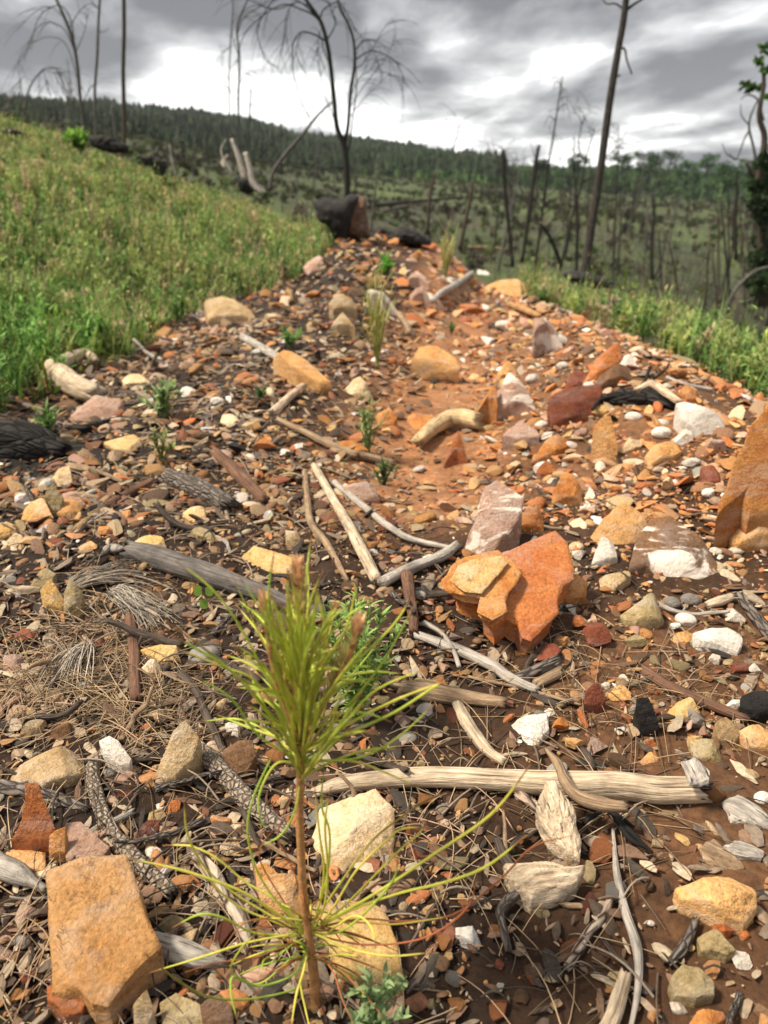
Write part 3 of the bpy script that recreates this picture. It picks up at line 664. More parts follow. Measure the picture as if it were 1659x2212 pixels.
 ('red', .6, .7, '1515,1003 1560,998 1567,1036 1530,1042', 'red orange chip left of the huge boulder'),
 ('deep', .7, .6, '1160,1010 1180,995 1206,1004 1200,1022 1168,1022', 'brown orange stone behind the orange cube'),
]
NAMES = {}
def do_slabs():
    for i, (mat, hf, dep, pts, label) in enumerate(SLABS):
        big = 'boulder cut' in label or 'largest' in label or 'smooth' in label or 'large' in label
        V, F, loc = slab(X(pts), hf, dep, seed=i*3+1, facets=1 if big else 4, rough=.9 if big else 1.1)
        nm = 'rock' if ('rock' in label or 'boulder' in label or 'block' in label) else 'stone'
        o = link(nm, mesh(nm, V, F, smooth=32), rockmat(mat), loc=loc); tag(o, label, nm)
do_slabs()
# the split orange slab: its cream layer and its cracked shoulder are parts
def hero_slab():
    P = X('960,1252 985,1217 1100,1187 1199,1152 1225,1172 1244,1222 1240,1242 1215,1255 1205,1282 1207,1312 1145,1396 1128,1380 1118,1345 1090,1328 1062,1350 1034,1322 1038,1292 1000,1283 968,1272')
    V, F, loc = slab(P, 2.0, .85, hb=9.0, thick=3.2, seed=91, na=220, facets=0, bulge=.02, ledge=.006, rough=.45, flare=-0.10)
    o = link('split_slab', mesh('split_slab', V, F, smooth=32), rockmat('hero'), loc=loc)
    tag(o, 'big split orange slab with a layered cream face, beside the path', 'rock')
    P = X('952,1257 975,1228 1010,1210 1075,1196 1110,1215 1126,1240 1108,1270 1094,1300 1095,1325 1062,1352 1030,1324 1038,1292 1000,1287 965,1277')
    V, F, l2 = slab(P, 4.3, .9, hb=8.4, thick=1.2, seed=93, na=200, facets=0, bulge=.0, ledge=.012, rough=.5, flare=-0.14)
    a = link('split_layer', mesh('split_layer', V, F, smooth=32), rockmat('orange'), o, (l2[0]-loc[0], l2[1]-loc[1], l2[2]-loc[2]+0.004))
    P = X('972,1256 990,1226 1030,1212 1085,1206 1100,1218 1080,1240 1062,1262 1040,1290 1002,1283')
    V, F, l3 = slab(P, 6.4, .9, hb=8.6, thick=.9, seed=95, na=140, facets=0, rough=.4, bulge=.0, ledge=.010, flare=-0.2)
    b = link('cream_face', mesh('cream_face', V, F, smooth=32), rockmat('yellow'), o, (l3[0]-loc[0], l3[1]-loc[1], l3[2]-loc[2]+0.004))
PAL['hero'] = ((.70, .28, .11), (.56, .17, .065), (.34, .13, .05))
hero_slab()
# ------------------------------------------------------------------ smaller stones and pebbles, each placed
BL = [  # x, y, r, shape, material, label
 (245,1625,0,'',0,0),
 (237,1668,16,'p','grey','grey pebble tucked under the long white pebble'),
 (332,1842,20,'p','white','round white pebble against the curved scaly stick'),
 (508,1572,28,'c','white','white quartz stone on top of the dark brown rock'),
 (320,1795,28,'c','red','dark red stone inside the curve of the scaly stick'),
 (375,1746,18,'c','deep','brown orange stone between the two scaly sticks'),
 (480,1776,23,'c','orange','orange stone just under the scaly diagonal stick'),
 (500,1826,28,'f','tan','tan flat stone under the scaly diagonal stick'),
 (422,1963,12,'c','white','tiny white cube shaped stone left of the flaking bark strip'),
 (405,2028,28,'c','tan','tan stone above the point of the grey driftwood'),
 (58,1975,22,'p','pink','pinkish white pebble left of the largest ochre rock'),
 (50,2031,20,'p','grey','long grey white pebble by the left edge'),
 (6,2060,22,'c','pink','pink cream stone cut by the left edge near the bottom'),
 (35,2066,16,'c','brown','brown stone beside the long grey white pebble'),
 (58,2108,18,'c','red','dark red brown stone left of the rust orange rock'),
 (385,1915,16,'c','orange','orange stone at the lower end of the curved scaly stick'),
 (530,1905,14,'p','tan','tan pebble between flaking bark and the seedling'),
 (1560,2008,22,'c','deep','bright red orange chip by the olive ochre stone'),
 (1605,2016,15,'c','deep','second red orange chip at the lower right edge'),
 (1606,2070,24,'f','white','white flat stone at the lower right edge'),
 (1463,2171,20,'c','white','white stone under the rounded olive tan rock'),
 (1410,2190,20,'c','orange','orange stone near the bottom, right of the peeled stick'),
 (1195,2105,26,'f','olive','olive flake pressed in the bare soil'),
 (1330,2115,24,'c','olive','ochre stone under the thin long stick'),
 (1075,2080,13,'c','red','small red chip in bare soil right of the seedling'),
 (1405,1993,9,'p','white','tiny white pebble on the bare soil'),
 (1237,1605,24,'c','ochre','ochre stone just above the long log'),
 (1285,1612,27,'c','pink','pink orange stone above the long log'),
 (1405,1637,26,'f','ochre','flat pointed orange stone behind the long log'),
 (1405,1605,16,'c','deep','small red orange chip behind the long log'),
 (1620,1672,18,'p','tan','tan pebble right of the pale bark piece'),
 (1645,1722,20,'p','white','pinkish white pebble at the right edge beside bark flakes'),
 (1480,1337,22,'p','white','white pebble left of the long angular white stone'),
 (1585,1331,20,'c','white','white stone on top of the long angular white stone'),
 (1450,1300,19,'p','grey','light grey pebble right of the olive tan block'),
 (1492,1294,22,'p','grey','brownish grey pebble, second right of the olive tan block'),
 (1285,1372,33,'c','red','purple brown stone right of the split slab'),
 (1370,1387,24,'c','olive','olive square stone below the olive tan block'),
 (1250,1345,22,'c','deep','rust stone between the split slab and the purple brown stone'),
 (1212,1385,18,'c','ochre','ochre stone close to the lower tip of the split slab'),
 (1180,1412,27,'c','red','red brown stone below the tip of the split slab'),
 (1292,1432,22,'f','orange','orange flake standing in dry grass'),
 (1308,1479,15,'c','white','quartz chip on the dark red stone'),
 (1340,1500,27,'c','ochre','tan orange stone right of the dark red stone'),
 (1344,1467,15,'c','white','oblong white stone above the tan orange one'),
 (1398,1538,0,'',0,0),
 (1205,1567,24,'c','orange','orange stone right of the brightest white stone'),
 (1280,1548,28,'f','brown','flat red brown stone under the dark red stone'),
 (1337,1576,16,'f','white','white chip above the pink orange stone'),
 (1546,1425,15,'c','white','white stone left of a dark red one near the right edge'),
 (1600,1442,24,'c','red','dark red stone near the right edge'),
 (1630,1447,17,'c','white','white stone right of a dark red one at the right edge'),
 (1580,1522,18,'c','white','white stone left of the black charcoal lump'),
 (1500,1555,20,'c','grey','grey stone below the pale yellow tan stone'),
 (60,1370,24,'c','red','dark red stone at the left among dry needles'),
 (75,1577,27,'c','tan','tan stone above the long tan slab'),
 (128,1582,26,'c','brown','brown stone right of the tan one above the long slab'),
 (160,1560,15,'c','tan','small tan stone amid needles above the long slab'),
 (200,1577,13,'c','deep','small orange chip above the long slab'),
 (487,1519,20,'c','tan','flat tan stone left of the seedling crown'),
 (165,1150,30,'f','orange','flat bright orange stone on the left litter'),
 (122,1170,24,'f','red','flat red stone left below the bright orange one'),
 (195,1177,24,'f','ochre','ochre stone right of the flat red one'),
 (115,1196,22,'f','orange','orange stone under the flat red one'),
 (283,1125,12,'c','deep','small triangular orange chip on the left litter'),
 (160,1185,10,'c','white','tiny white chip between orange stones at the left'),
 (32,1170,26,'c','cream','cream stone at the left edge under the yellowish slab'),
 (232,1147,17,'c','orange','orange stone right of the flat bright orange one'),
 (350,1062,14,'p','white','white pebble beside the grey bark log'),
 (583,1112,14,'c','white','white chip above the leaning thin tan stone'),
 (305,1272,24,'f','brown','brown curled flake above the jagged cream stone'),
 (495,905,26,'f','cream','long cream stone left of the centre'),
 (545,922,20,'c','tan','tan stone right of the long cream one'),
 (575,940,20,'f','orange','flat orange stone right of the tan one, left of centre'),
 (488,985,15,'f','orange','round bright orange chip left of the bleached sticks'),
 (540,988,13,'p','white','small white pebble right of the round orange chip'),
 (617,978,14,'c','white','left of two white pebbles left of the triangular pinkish stone'),
 (641,968,15,'c','white','right of two white pebbles above the bleached sticks'),
 (562,1031,15,'c','deep','small bright orange stone left of the bleached sticks'),
 (397,962,24,'f','tan','brownish flat stone right of the thin yellow one'),
 (590,686,20,'c','cream','cream orange stone right of the flat tan rock'),
 (403,682,24,'f','pink','brownish stone left of the flat tan rock'),
 (352,684,12,'p','white','white pebble at the foot of the left grass'),
 (470,867,16,'p','white','white pebble above the long cream stone'),
 (1160,619,18,'p','white','white ball shaped stone right of the orange ledge stone'),
 (1207,735,19,'p','white','white pebble at the foot of the upright pinkish block'),
 (1086,702,17,'p','white','white pebble in the upper path, left of the pinkish block'),
 (1060,737,19,'c','white','whitish stone below the white pebble in the upper path'),
 (1032,703,17,'f','orange','small orange stone in the upper path'),
 (1045,588,15,'f','white','white flat pebble above the orange ledge stone'),
 (1320,822,20,'c','pink','pinkish orange stone in front of the dark brown one'),
 (1272,832,12,'p','white','white pebble on the big dark red boulder'),
 (1428,934,21,'p','white','left of a pair of white pebbles under the quartz block'),
 (1478,942,27,'c','white','right and larger of a pair of white pebbles under the quartz block'),
 (1430,914,15,'p','white','white pebble above the pair under the quartz block'),
 (1362,965,25,'c','cream','cream tan stone left of the orange oblong block'),
 (1538,965,28,'c','pink','tan pinkish stone left of the huge boulder top'),
 (1295,890,18,'c','yellow','yellow stone on the head of the tall tilted one'),
 (1403,886,15,'c','yellow','small yellow orange stone below the charred log on the berm'),
 (1255,938,20,'c','pink','pinkish orange stone right of the long orange one'),
 (1170,918,16,'p','white','white pebble right of the pinkish brown stone'),
 (1172,1010,22,'p','white','long white pebble above the orange wedge'),
 (1282,955,11,'p','white','small white pebble beside the tall tilted stone'),
 (1368,900,18,'p','white','whitish pebble right of the yellow one on the berm'),
 (1530,1064,16,'p','white','white pebble under the red orange chip'),
 (1545,1035,14,'c','orange','orange stone touching the red orange chip'),
 (1150,818,17,'p','white','white pebble behind the tall whitish topped block'),
 (1215,790,14,'p','white','white pebble left of the small red brown stone'),
 (1185,1133,0,'',0,0),
 (1245,1180,16,'p','cream','cream pebble right of the split slab tip'),
 (1253,1196,16,'c','white','white stone right of the split slab top'),
 (1180,942,13,'c','white','white chip beside the long orange stone'),
 (1545,1190,13,'p','white','white pebble resting right of the dark quartz block'),
 (1588,1190,14,'p','white','white pebble at the right under the tan orange rock'),
 (1010,930,0,'',0,0),
 (938,600,0,'',0,0),
 (1440,1162,0,'',0,0),
 (1415,990,16,'c','pink','pale pink stone below the orange oblong block'),
 (1490,1000,18,'c','white','whitish pink stone right below the orange oblong block'),
 (1390,1025,17,'c','ochre','ochre stone below the cream tan one on the berm'),
 (1440,1045,20,'c','cream','cream square stone on the right gravel'),
 (1330,1060,15,'c','deep','rust stone in the right gravel'),
 (308,533,14,'p','white','white stone showing in the left grass'),
 (1110,1005,15,'c','tan','tan stone above the rock with quartz crust'),
 (1075,965,18,'c','orange','orange stone under the pinkish brown one'),
]
def do_blobs():
    for i, (px, py, r, sh, mat, label) in enumerate(BL):
        if not r: continue
        p = gp(px, py+r*0.35); s = r*pscale(p)*1.05
        if sh == 'p': V, F = stone(4, 900+i, 3, 0.05, .75, .95); k = (1, .75, .62)
        elif sh == 'f': V, F = stone(4, 900+i, 15, 0.03, .30, .7); k = (1, .72, .30)
        else: V, F = stone(4, 900+i, 14, 0.03, .38, .7); k = (1, .8, .72)
        g = np.random.default_rng(i); a = g.uniform(-.6, .6)
        V = V*np.array(k)*s; t = g.uniform(-.25, .25)+(.25 if sh == 'f' else 0)
        ca, sa, ct, st = math.cos(a), math.sin(a), math.cos(t), math.sin(t)
        V = V@np.array([[1, 0, 0], [0, ct, -st], [0, st, ct]]).T@np.array([[ca, -sa, 0], [sa, ca, 0], [0, 0, 1]]).T
        nm = 'pebble' if sh == 'p' else 'stone'
        o = link(nm, mesh(nm, V, F, smooth=32), rockmat(mat), loc=(p[0], p[1], p[2]+s*k[2]*0.48)); tag(o, label, nm)
do_blobs()
def special_stones():
    V, F, loc = slab(X('214,1600 236,1590 256,1600 283,1636 280,1652 262,1657 240,1640 222,1620'), 1.0, .8, seed=401, facets=0, bulge=.15, ledge=0)
    tag(link('pebble', mesh('pebble', V, F), rockmat('white'), loc=loc), 'long smooth white pebble at the top of the curved scaly stick', 'pebble')
    for pts, lab, hf in (('1375,1512 1400,1505 1428,1550 1418,1572 1385,1548', 'black charcoal piece left of the pale yellow tan stone', 1.0),
                         ('1605,1500 1640,1485 1700,1490 1700,1535 1640,1540 1600,1525', 'black charcoal lump at the right edge', 1.2)):
        V, F, loc = slab(X(pts), hf, .6, seed=int(hf*50), facets=3, ledge=.02)
        tag(link('charcoal', mesh('charcoal', V, F), rockmat('char'), loc=loc), lab, 'charcoal')
special_stones()

# ------------------------------------------------------------------ sticks, logs and pieces of wood
def stick_pts(pts, r, lift=0.0, bury=0.25):
    """pts (x, y[, height cm]) in pixels of the stick's axis, r in pixels"""
    P, R = [], []
    rr = r if np.ndim(r) else [r]*len(pts)
    for k, q in enumerate(pts):
        h = (q[2] if len(q) > 2 else lift)/100
        p = gp(q[0], q[1], 0.004); s = pscale(p); rad = rr[k]*s
        p = gp(q[0], q[1], h+rad*(1-bury)); P.append(p); R.append(rad)
    return P, R
def flat(parts, origin, ratio=.55):
    return parts
STICKS = [  # name, material, radius, sides, roughness, points, label, category
 ('stick', 'scaly', [13, 15, 15, 14, 16, 17, 15], .10, '220,1634 199,1665 212,1730 237,1790 275,1835 320,1885 368,1925', 0.2, 'curved stick with pale scaly bark ending beside the largest ochre rock', 'stick'),
 ('stick', 'scaly', [18, 19, 19, 18, 16], .10, '425,1615 480,1668 530,1722 580,1768 625,1800', 0.5, 'straight stick with scaly bark slanting down to the seedling', 'stick'),
 ('stick', 'greybark', [15, 16, 16, 10], .22, '-15,1698 60,1712 120,1728 185,1752', 0.0, 'dark rough barked stick at the left edge behind the pointed orange stone', 'stick'),
 ('driftwood', 'silver', [26, 24, 22, 12, 8], .18, '-30,1850 0,1868 40,1885 70,1905 98,1922', 0.6, 'silver grey driftwood at the left edge touching the largest ochre rock', 'wood'),
 ('driftwood', 'silver', [24, 26, 22, 9], .12, '330,2035 380,2052 430,2068 484,2076', 0.5, 'grey pointed driftwood sticking out from under the largest ochre rock', 'wood'),
 ('bark_strip', 'flaky', [14, 18, 18, 20, 14], .30, '425,1850 458,1890 490,1945 520,1990 540,2045', 0.0, 'flaking whitish strip of bark left of the seedling stem', 'bark'),
 ('log', 'bleached', [11, 17, 20, 22, 23, 27, 29, 29, 28], .05, '682,1712 740,1694 829,1684 930,1678 1060,1684 1180,1692 1330,1696 1420,1706 1500,1706', 0.3, 'long bleached log lying straight across the bare soil', 'log'),
 ('root', 'flaky', [9, 11, 12], .2, '1118,1712 1140,1730 1160,1748', 0.3, 'short pale root end under the long bleached log', 'root'),
 ('stick', 'flaky', [9, 11, 10, 11, 9], .12, '1320,1945 1298,1985 1275,2010 1252,2048 1228,2086', 0.1, 'stick with peeling white bark on the bare soil', 'stick'),
 ('stick', 'silver', [4, 5, 8, 9, 11, 9, 7, 5], .08, '1324,1791 1328,1840 1333,1891 1350,1966 1373,2035 1380,2090 1376,2150 1362,2225', 0.4, 'long thin dark grey stick running down to the bottom edge', 'stick'),
 ('stick', 'bleached', [13, 16, 18, 20], .2, '1350,2110 1338,2150 1326,2190 1312,2225', 0.2, 'pale peeled stick at the bottom edge beside the thin grey one', 'stick'),
 ('stick', 'greybark', [8, 10, 12, 9], .12, '1503,1990 1487,2025 1470,2055 1445,2078', 0.2, 'short grey stick left of the olive ochre stone', 'stick'),
 ('stick', 'rust', [12, 12, 12, 10], .10, '1392,1450 1450,1485 1530,1520 1608,1552', 0.2, 'reddish brown stick slanting past the black charcoal piece', 'stick'),
 ('stick', 'weathered', 4, .1, '1012,1462 1070,1475 1130,1487 1255,1522', 0.3, 'very thin straight twig above the brightest white stone', 'twig'),
 ('branch', 'silver', [9, 12, 13, 12, 9], .15, '900,1372 980,1400 1055,1434 1110,1470 1158,1490', 0.3, 'grey branch curving right below the split slab', 'branch'),
 ('stick', 'greybark', [12, 12, 13], .15, '1108,1470 1155,1450 1202,1430', 0.1, 'rough barked stub crossing the end of the grey branch', 'stick'),
 ('log', 'weathered', [14, 22, 20, 15, 13], .25, '862,1488 920,1492 975,1502 1040,1512 1085,1518', 0.3, 'rotten weathered log piece right of the seedling crown', 'log'),
 ('root', 'bleached', [12, 15, 14, 12, 10], .2, '985,1515 1008,1560 1030,1592 1055,1622 1088,1645', 0.1, 'bent pale root leading from the rotten log to the long log', 'root'),
 ('stick', 'weathered', [11, 12], .05, '1158,1478 1208,1452', 0.2, 'short cut yellowish wood piece below the purple brown stone', 'wood'),
 ('stick', 'rust', [14, 13, 12, 11, 10], .08, '880,1245 884,1275 888,1305 893,1335 893,1362', 0.8, 'upright broken stick with a bleached lower half left of the split slab', 'stick'),
 ('driftwood', 'silver', [14, 13, 11, 13, 9], .2, '829,1257 878,1232 930,1212 960,1198 986,1178', 0.5, 'crooked silver branch left of the split orange slab', 'branch'),
 ('stick', 'silver', [6, 5, 5, 5], .1, '915,1345 950,1365 975,1395 992,1440', 1.0, 'thin curved grey twig over the grey branch', 'twig'),
 ('stick', 'greybark', [10, 12, 12], .15, '1598,1288 1630,1330 1675,1385', 0.2, 'bark covered stick at the right edge by the long white stone', 'stick'),
 ('stick', 'rust', [12, 13, 13, 12], .08, '281,1335 289,1390 291,1450 292,1512', 0.1, 'upright looking reddish bark stick under the dry needle spray', 'stick'),
 ('log', 'charlog', [20, 25, 26, 24, 20, 16], .18, '285,1190 340,1205 400,1225 480,1252 560,1280 625,1308', 0.0, 'half charred grey log behind the left needles of the seedling', 'log'),
 ('stick', 'dark', [9, 9, 9, 8, 7], .15, '392,1455 425,1495 445,1545 470,1595 492,1650', 0.3, 'dark charred stick left of the seedling crown', 'stick'),
 ('stick', 'bleached', [8, 9, 11, 13, 12], .05, '680,1008 712,1065 750,1130 785,1195 812,1250', 0.8, 'straight bleached stick, longest of the three behind the seedling', 'stick'),
 ('stick', 'weathered', [6, 7, 8, 8, 6], .15, '658,1018 663,1070 672,1130 708,1178 750,1255', 0.4, 'brownish curved stick left of the straight bleached one', 'stick'),
 ('stick', 'silver', [7, 8, 8, 7, 5], .1, '722,1042 780,1090 840,1138 890,1165 985,1186', 0.5, 'grey stick slanting right from the straight bleached one', 'stick'),
 ('log', 'greybark', [18, 24, 24, 20], .18, '366,1032 410,1048 455,1068 495,1092', 0.0, 'short grey barked log above the yellow tan rock', 'log'),
 ('stick', 'rust', [12, 14, 14, 12], .15, '465,978 505,1015 540,1050 572,1080', 0.1, 'brown barked stick left of the bleached sticks', 'stick'),
 ('stick', 'silver', [8, 9, 9, 9], .06, '525,728 580,760 630,790 684,823', 1.0, 'straight grey stick lying beside the long ochre slab', 'stick'),
 ('stick', 'bleached', [8, 8, 9, 11], .15, '655,835 632,852 612,870 588,893', 0.4, 'short cream splintered stick above the flat orange stones', 'wood'),
 ('log', 'bleached', [16, 22, 22, 20], .10, '112,792 135,812 165,835 208,852', 1.2, 'bleached white log half hidden in the left grass', 'log'),
 ('branch', 'bleached', [12, 13, 11, 6], .10, '120,795 150,775 185,765 208,778', 2.5, 'curved white branch end above the bleached log in the grass', 'branch'),
 ('log', 'charbark', [30, 40, 36, 18], .38, '-60,948 10,950 80,955 135,972', 0.0, 'thick charred log at the left edge below the grass', 'log'),
 ('stick', 'charbark', [9, 10, 8], .15, '150,928 190,925 232,912', 0.3, 'charred stick under the reddish brown tilted slab', 'stick'),
 ('stick', 'weathered', [4, 5, 10, 7], .2, '265,1040 210,1018 175,1012 150,1006', 0.3, 'pale curled bark sliver right of the cream block', 'bark'),
 ('stick', 'rust', [8, 10, 10], .12, '232,1090 275,1068 330,1040', 0.1, 'brown stick left of the short grey barked log', 'stick'),
 ('log', 'yellowlog', [14, 16, 18, 20, 18], .10, '905,952 935,925 968,905 1000,903 1030,908', 1.0, 'pale log with a chewed root end lying in the path', 'log'),
 ('branch', 'bleached', [7, 9, 8, 7], .15, '1378,842 1408,830 1438,848 1466,868', 3.0, 'curved white branch arching over the charred log on the berm', 'branch'),
 ('log', 'charbark', [10, 17, 16, 7], .35, '1290,868 1345,858 1400,856 1462,880', 0.6, 'charred log under the white branch on the berm', 'log'),
 ('twig', 'char', 3.5, .1, '1405,792 1388,830 1350,850 1300,862 1280,885', 2.5, 'thin black twig across the charred log on the berm', 'twig'),
 ('stick', 'ochrew', [6, 7, 6], .1, '1100,657 1130,668 1165,682', 1.0, 'straight orange brown stick left of the pinkish block', 'stick'),
 ('branch', 'silver', [5, 7, 7, 6], .12, '1020,590 985,615 955,632 935,650', 2.0, 'grey branch slanting across the top of the path', 'branch'),
 ('branch', 'weathered', [5, 6, 6], .12, '845,665 870,690 885,718', 2.0, 'pale curved branch leaning on the tall white rock', 'branch'),
 ('stick', 'weathered', [5, 8, 9, 8], .15, '600,905 660,935 710,960 770,985', 0.6, 'weathered brown stick above the triangular pinkish stone', 'stick'),
 ('stick', 'weathered', [8, 9, 8], .2, '720,975 780,985 850,1000', 0.2, 'brown stick pointing at the pale log', 'stick'),
 ('twig', 'weathered', 3, .05, '1228,801 0,0', 0, '', ''),
 ('stick', 'silver', 4, .1, '1440,815 1480,830 1540,842', 0.6, 'thin grey stick lying at the edge of the right grass', 'twig'),
 ('twig', 'weathered', 3, .1, '1160,1132 1190,1140 1215,1142', 0.5, 'short twig below the orange wedge', 'twig'),
 ('stick', 'bleached', [9, 11, 9], .1, '1530,1306 1555,1298 1578,1290', 0.3, 'pale broken cylinder of wood near the right edge', 'wood'),
]
WP['yellowlog'] = ((.62, .46, .26), (.44, .30, .16), (.12, .08, .05))
WP['charlog'] = ((.19, .165, .15), (.09, .08, .07), (.012, .01, .01))
WP['ochrew'] = ((.50, .29, .13), (.36, .19, .08), (.08, .05, .03))
def do_sticks():
    for i, (nm, mat, r, ro, pts, lift, label, cat) in enumerate(STICKS):
        if not label: continue
        P, R = stick_pts(X(pts), r, lift)
        o = tube_obj(nm, [tube(P, R, 20 if np.max(r) > 8 else 8, True, i+3, ro, 8)], woodmat(mat), origin=(P[0][0], P[0][1], P[0][2]-R[0]))
        tag(o, label, cat)
do_sticks()
def wood_chunks():
    # chunk of weathered wood leaning on the long log
    def chunk(name, mat, pts, hf, label, extra=(), dep=.6, seed=0, cat='wood', hb=None, thick=None):
        V, F, loc = slab(X(pts), hf, dep, hb=hb, thick=thick, seed=seed, na=140, facets=1, bulge=.14, ledge=.012)
        # grain runs along the chunk
        a = np.array(X(pts)); w = np.array([gp(*q) for q in a]); cc = w[:, :2]-w[:, :2].mean(0); ev = np.linalg.svd(cc)[2][0]
        gr = np.stack([V[:, 0]*-ev[1]+V[:, 1]*ev[0], V[:, 2], V[:, 0]*ev[0]+V[:, 1]*ev[1]], -1)
        q = np.stack([gr[:, 0]*240, gr[:, 1]*240, gr[:, 2]*14], -1); V = V+np.array([0, 0, 1.])*(0.0035*fbm(q, 3, seed))[:, None]
        o = link(name, mesh(name, V, F, {'gr': gr}), woodmat(mat), loc=loc); tag(o, label, cat)
        for k, (en, em, er, epts, lift) in enumerate(extra):
            P, R = stick_pts(X(epts), er, lift); P = np.array(P)-np.array(loc)
            v, f, t, g = tube(P, R, 12, True, seed+k, .2, 7); e = link(en, mesh(en, v, [f, t], {'gr': g}), woodmat(em), o)
    chunk('wood_chunk', 'bleached', '1178,1688 1200,1690 1240,1750 1257,1812 1252,1858 1228,1842 1190,1800 1160,1740', 1.3, 'weathered wood chunk leaning against the long bleached log', seed=5, hb=4.2, thick=2.2)
    chunk('stump_fragment', 'bleached', '1090,1868 1140,1868 1180,1862 1230,1874 1262,1868 1245,1902 1205,1925 1150,1940 1120,1912', 1.6, 'pale fibrous root fragment with two dark prongs on the bare soil',
          (('prong', 'dark', [12, 10, 8], '1105,1875 1085,1845 1075,1815', 1.2), ('prong', 'greybark', [13, 9, 8, 8], '1115,1930 1082,1965 1086,2000 1098,2052', 0.5)), seed=9)
    P, R = stick_pts(X('1180,1620 1205,1650 1222,1690 1250,1722 1300,1738 1345,1742'), [4, 9, 12, 13, 13, 11], 3.0)
    o = tube_obj('gnarled_branch', [tube(P, R, 16, True, 77, .30, 8)], woodmat('weathered'), origin=(P[3][0], P[3][1], P[3][2]-.02)); tag(o, 'gnarled dark branch bending over the long bleached log', 'branch')
    org = np.array(o.location)
    for pts in ('1310,1748 1345,1770 1370,1788', '1325,1760 1365,1800 1410,1842', '1330,1768 1360,1812 1405,1835', '1262,1780 1275,1765 1300,1755'):
        P, R = stick_pts(X(pts), [6, 6, 3], 1.0); v, f, t, g = tube(np.array(P)-org, R, 8, True, 4, .2, 6)
        link('side_twig', mesh('side_twig', v, [f, t], {'gr': g}), woodmat('char'), o)
    # flat bark flakes
    B = [('1474,1640 1500,1632 1534,1668 1532,1690 1490,1690', 'pale bark flake lying on the right end of the long log', 'silver', 3.5),
         ('1562,1730 1600,1712 1665,1765 1665,1788 1580,1770', 'grey bark flake at the right edge, upper one', 'silver', .5),
         ('1512,1828 1540,1815 1590,1850 1610,1872 1565,1878 1520,1852', 'grooved tan bark flake above the bright orange rock', 'weathered', .4),
         ('1565,1822 1600,1815 1652,1840 1645,1858 1585,1845', 'dark grey bark flake right of the grooved tan one', 'silver', .4),
         ('1240,1645 0,0', '', '', 0), ('960,1850 0,0', '', '', 0),
         ('100,1495 130,1488 148,1520 120,1530', 'curled brown bark flake among the left needles', 'weathered', .3),
         ('345,1475 0,0', '', '', 0),
         ('5,1273 50,1268 92,1270 60,1280 10,1280', 'thin wood chip left of the leaf shaped stones', 'bleached', .3)]
    for i, (pts, lab, mat, hf) in enumerate(B):
        if not lab: continue
        chunk('bark_flake', mat, pts, hf, lab, seed=30+i, cat='bark', hb=hf+.5, thick=.45)
wood_chunks()

# ------------------------------------------------------------------ gravel, chips and litter nobody could count
def scatter_tpl(tpls, P, S, RZ, COL, tilt=0.35, seed=0):
    g = np.random.default_rng(seed); Vs, Fs, Cs, off = [], [], [], 0
    which = g.integers(0, len(tpls), len(P))
    for k, (tv, tf) in enumerate(tpls):
        ix = np.nonzero(which == k)[0]
        if not len(ix): continue
        n = len(ix); a = RZ[ix]; t = g.normal(0, tilt, n); u = g.normal(0, tilt, n)
        v = tv[None]*S[ix][:, None, :]
        y = v[..., 1]*np.cos(t)[:, None]-v[..., 2]*np.sin(t)[:, None]; z = v[..., 1]*np.sin(t)[:, None]+v[..., 2]*np.cos(t)[:, None]; x = v[..., 0]
        x, z = x*np.cos(u)[:, None]-z*np.sin(u)[:, None], x*np.sin(u)[:, None]+z*np.cos(u)[:, None]
        X_, Y_ = x*np.cos(a)[:, None]-y*np.sin(a)[:, None], x*np.sin(a)[:, None]+y*np.cos(a)[:, None]
        v = np.stack([X_, Y_, z], -1)+P[ix][:, None, :]
        Vs.append(v.reshape(-1, 3)); Fs.append((tf[None]+(np.arange(n)*len(tv))[:, None, None]+off).reshape(-1, 3)); off += n*len(tv)
        Cs.append(np.repeat(COL[ix], len(tv), 0))
    return np.vstack(Vs), np.vstack(Fs), np.vstack(Cs)
COLS = {'orange': (.52, .24, .085), 'deep': (.46, .15, .05), 'ochre': (.52, .33, .15), 'tan': (.44, .31, .19), 'cream': (.68, .54, .37), 'white': (.82, .77, .69),
        'pink': (.52, .33, .24), 'red': (.24, .08, .045), 'brown': (.22, .12, .065), 'grey': (.28, .25, .22), 'olive': (.34, .26, .14), 'char': (.02, .018, .016)}
def pick(g, n, x, y):
    """colour of each chip: paler and redder to the right, browner to the left"""
    keys = list(COLS); A = np.array([COLS[k] for k in keys])
    wl = np.array([.17, .06, .15, .17, .07, .025, .06, .07, .17, .05, .07, .09]); wr = np.array([.26, .16, .14, .08, .07, .06, .09, .06, .07, .02, .02, .01])
    m = ss(x+0.05*y, -0.1, 0.5)*ss(y, .75, 1.3); u = g.random(n)
    cl = np.searchsorted(np.cumsum(wl/wl.sum()), u); cr = np.searchsorted(np.cumsum(wr/wr.sum()), u)
    k = np.where(g.random(n) < m, cr, cl).clip(0, len(keys)-1)
    c = A[k]*(.82+.18*m[:, None])*g.uniform(.6, 1.2, (n, 1))*g.uniform(.93, 1.07, (n, 3)); d = g.uniform(0, .5, (n, 1))
    return c*(1-d)+d*(np.array([.20, .11, .06])*(1-m[:, None])+np.array([.42, .20, .09])*m[:, None])
def field(g, n, r0, r1, azl, azr, pw=1.0):
    u = g.random(n); r = r0*(r1/r0)**u if pw == 0 else (r0**pw+(r1**pw-r0**pw)*u)**(1/pw)
    a = g.uniform(azl, azr, n); return np.sin(a)*r, np.cos(a)*r, r
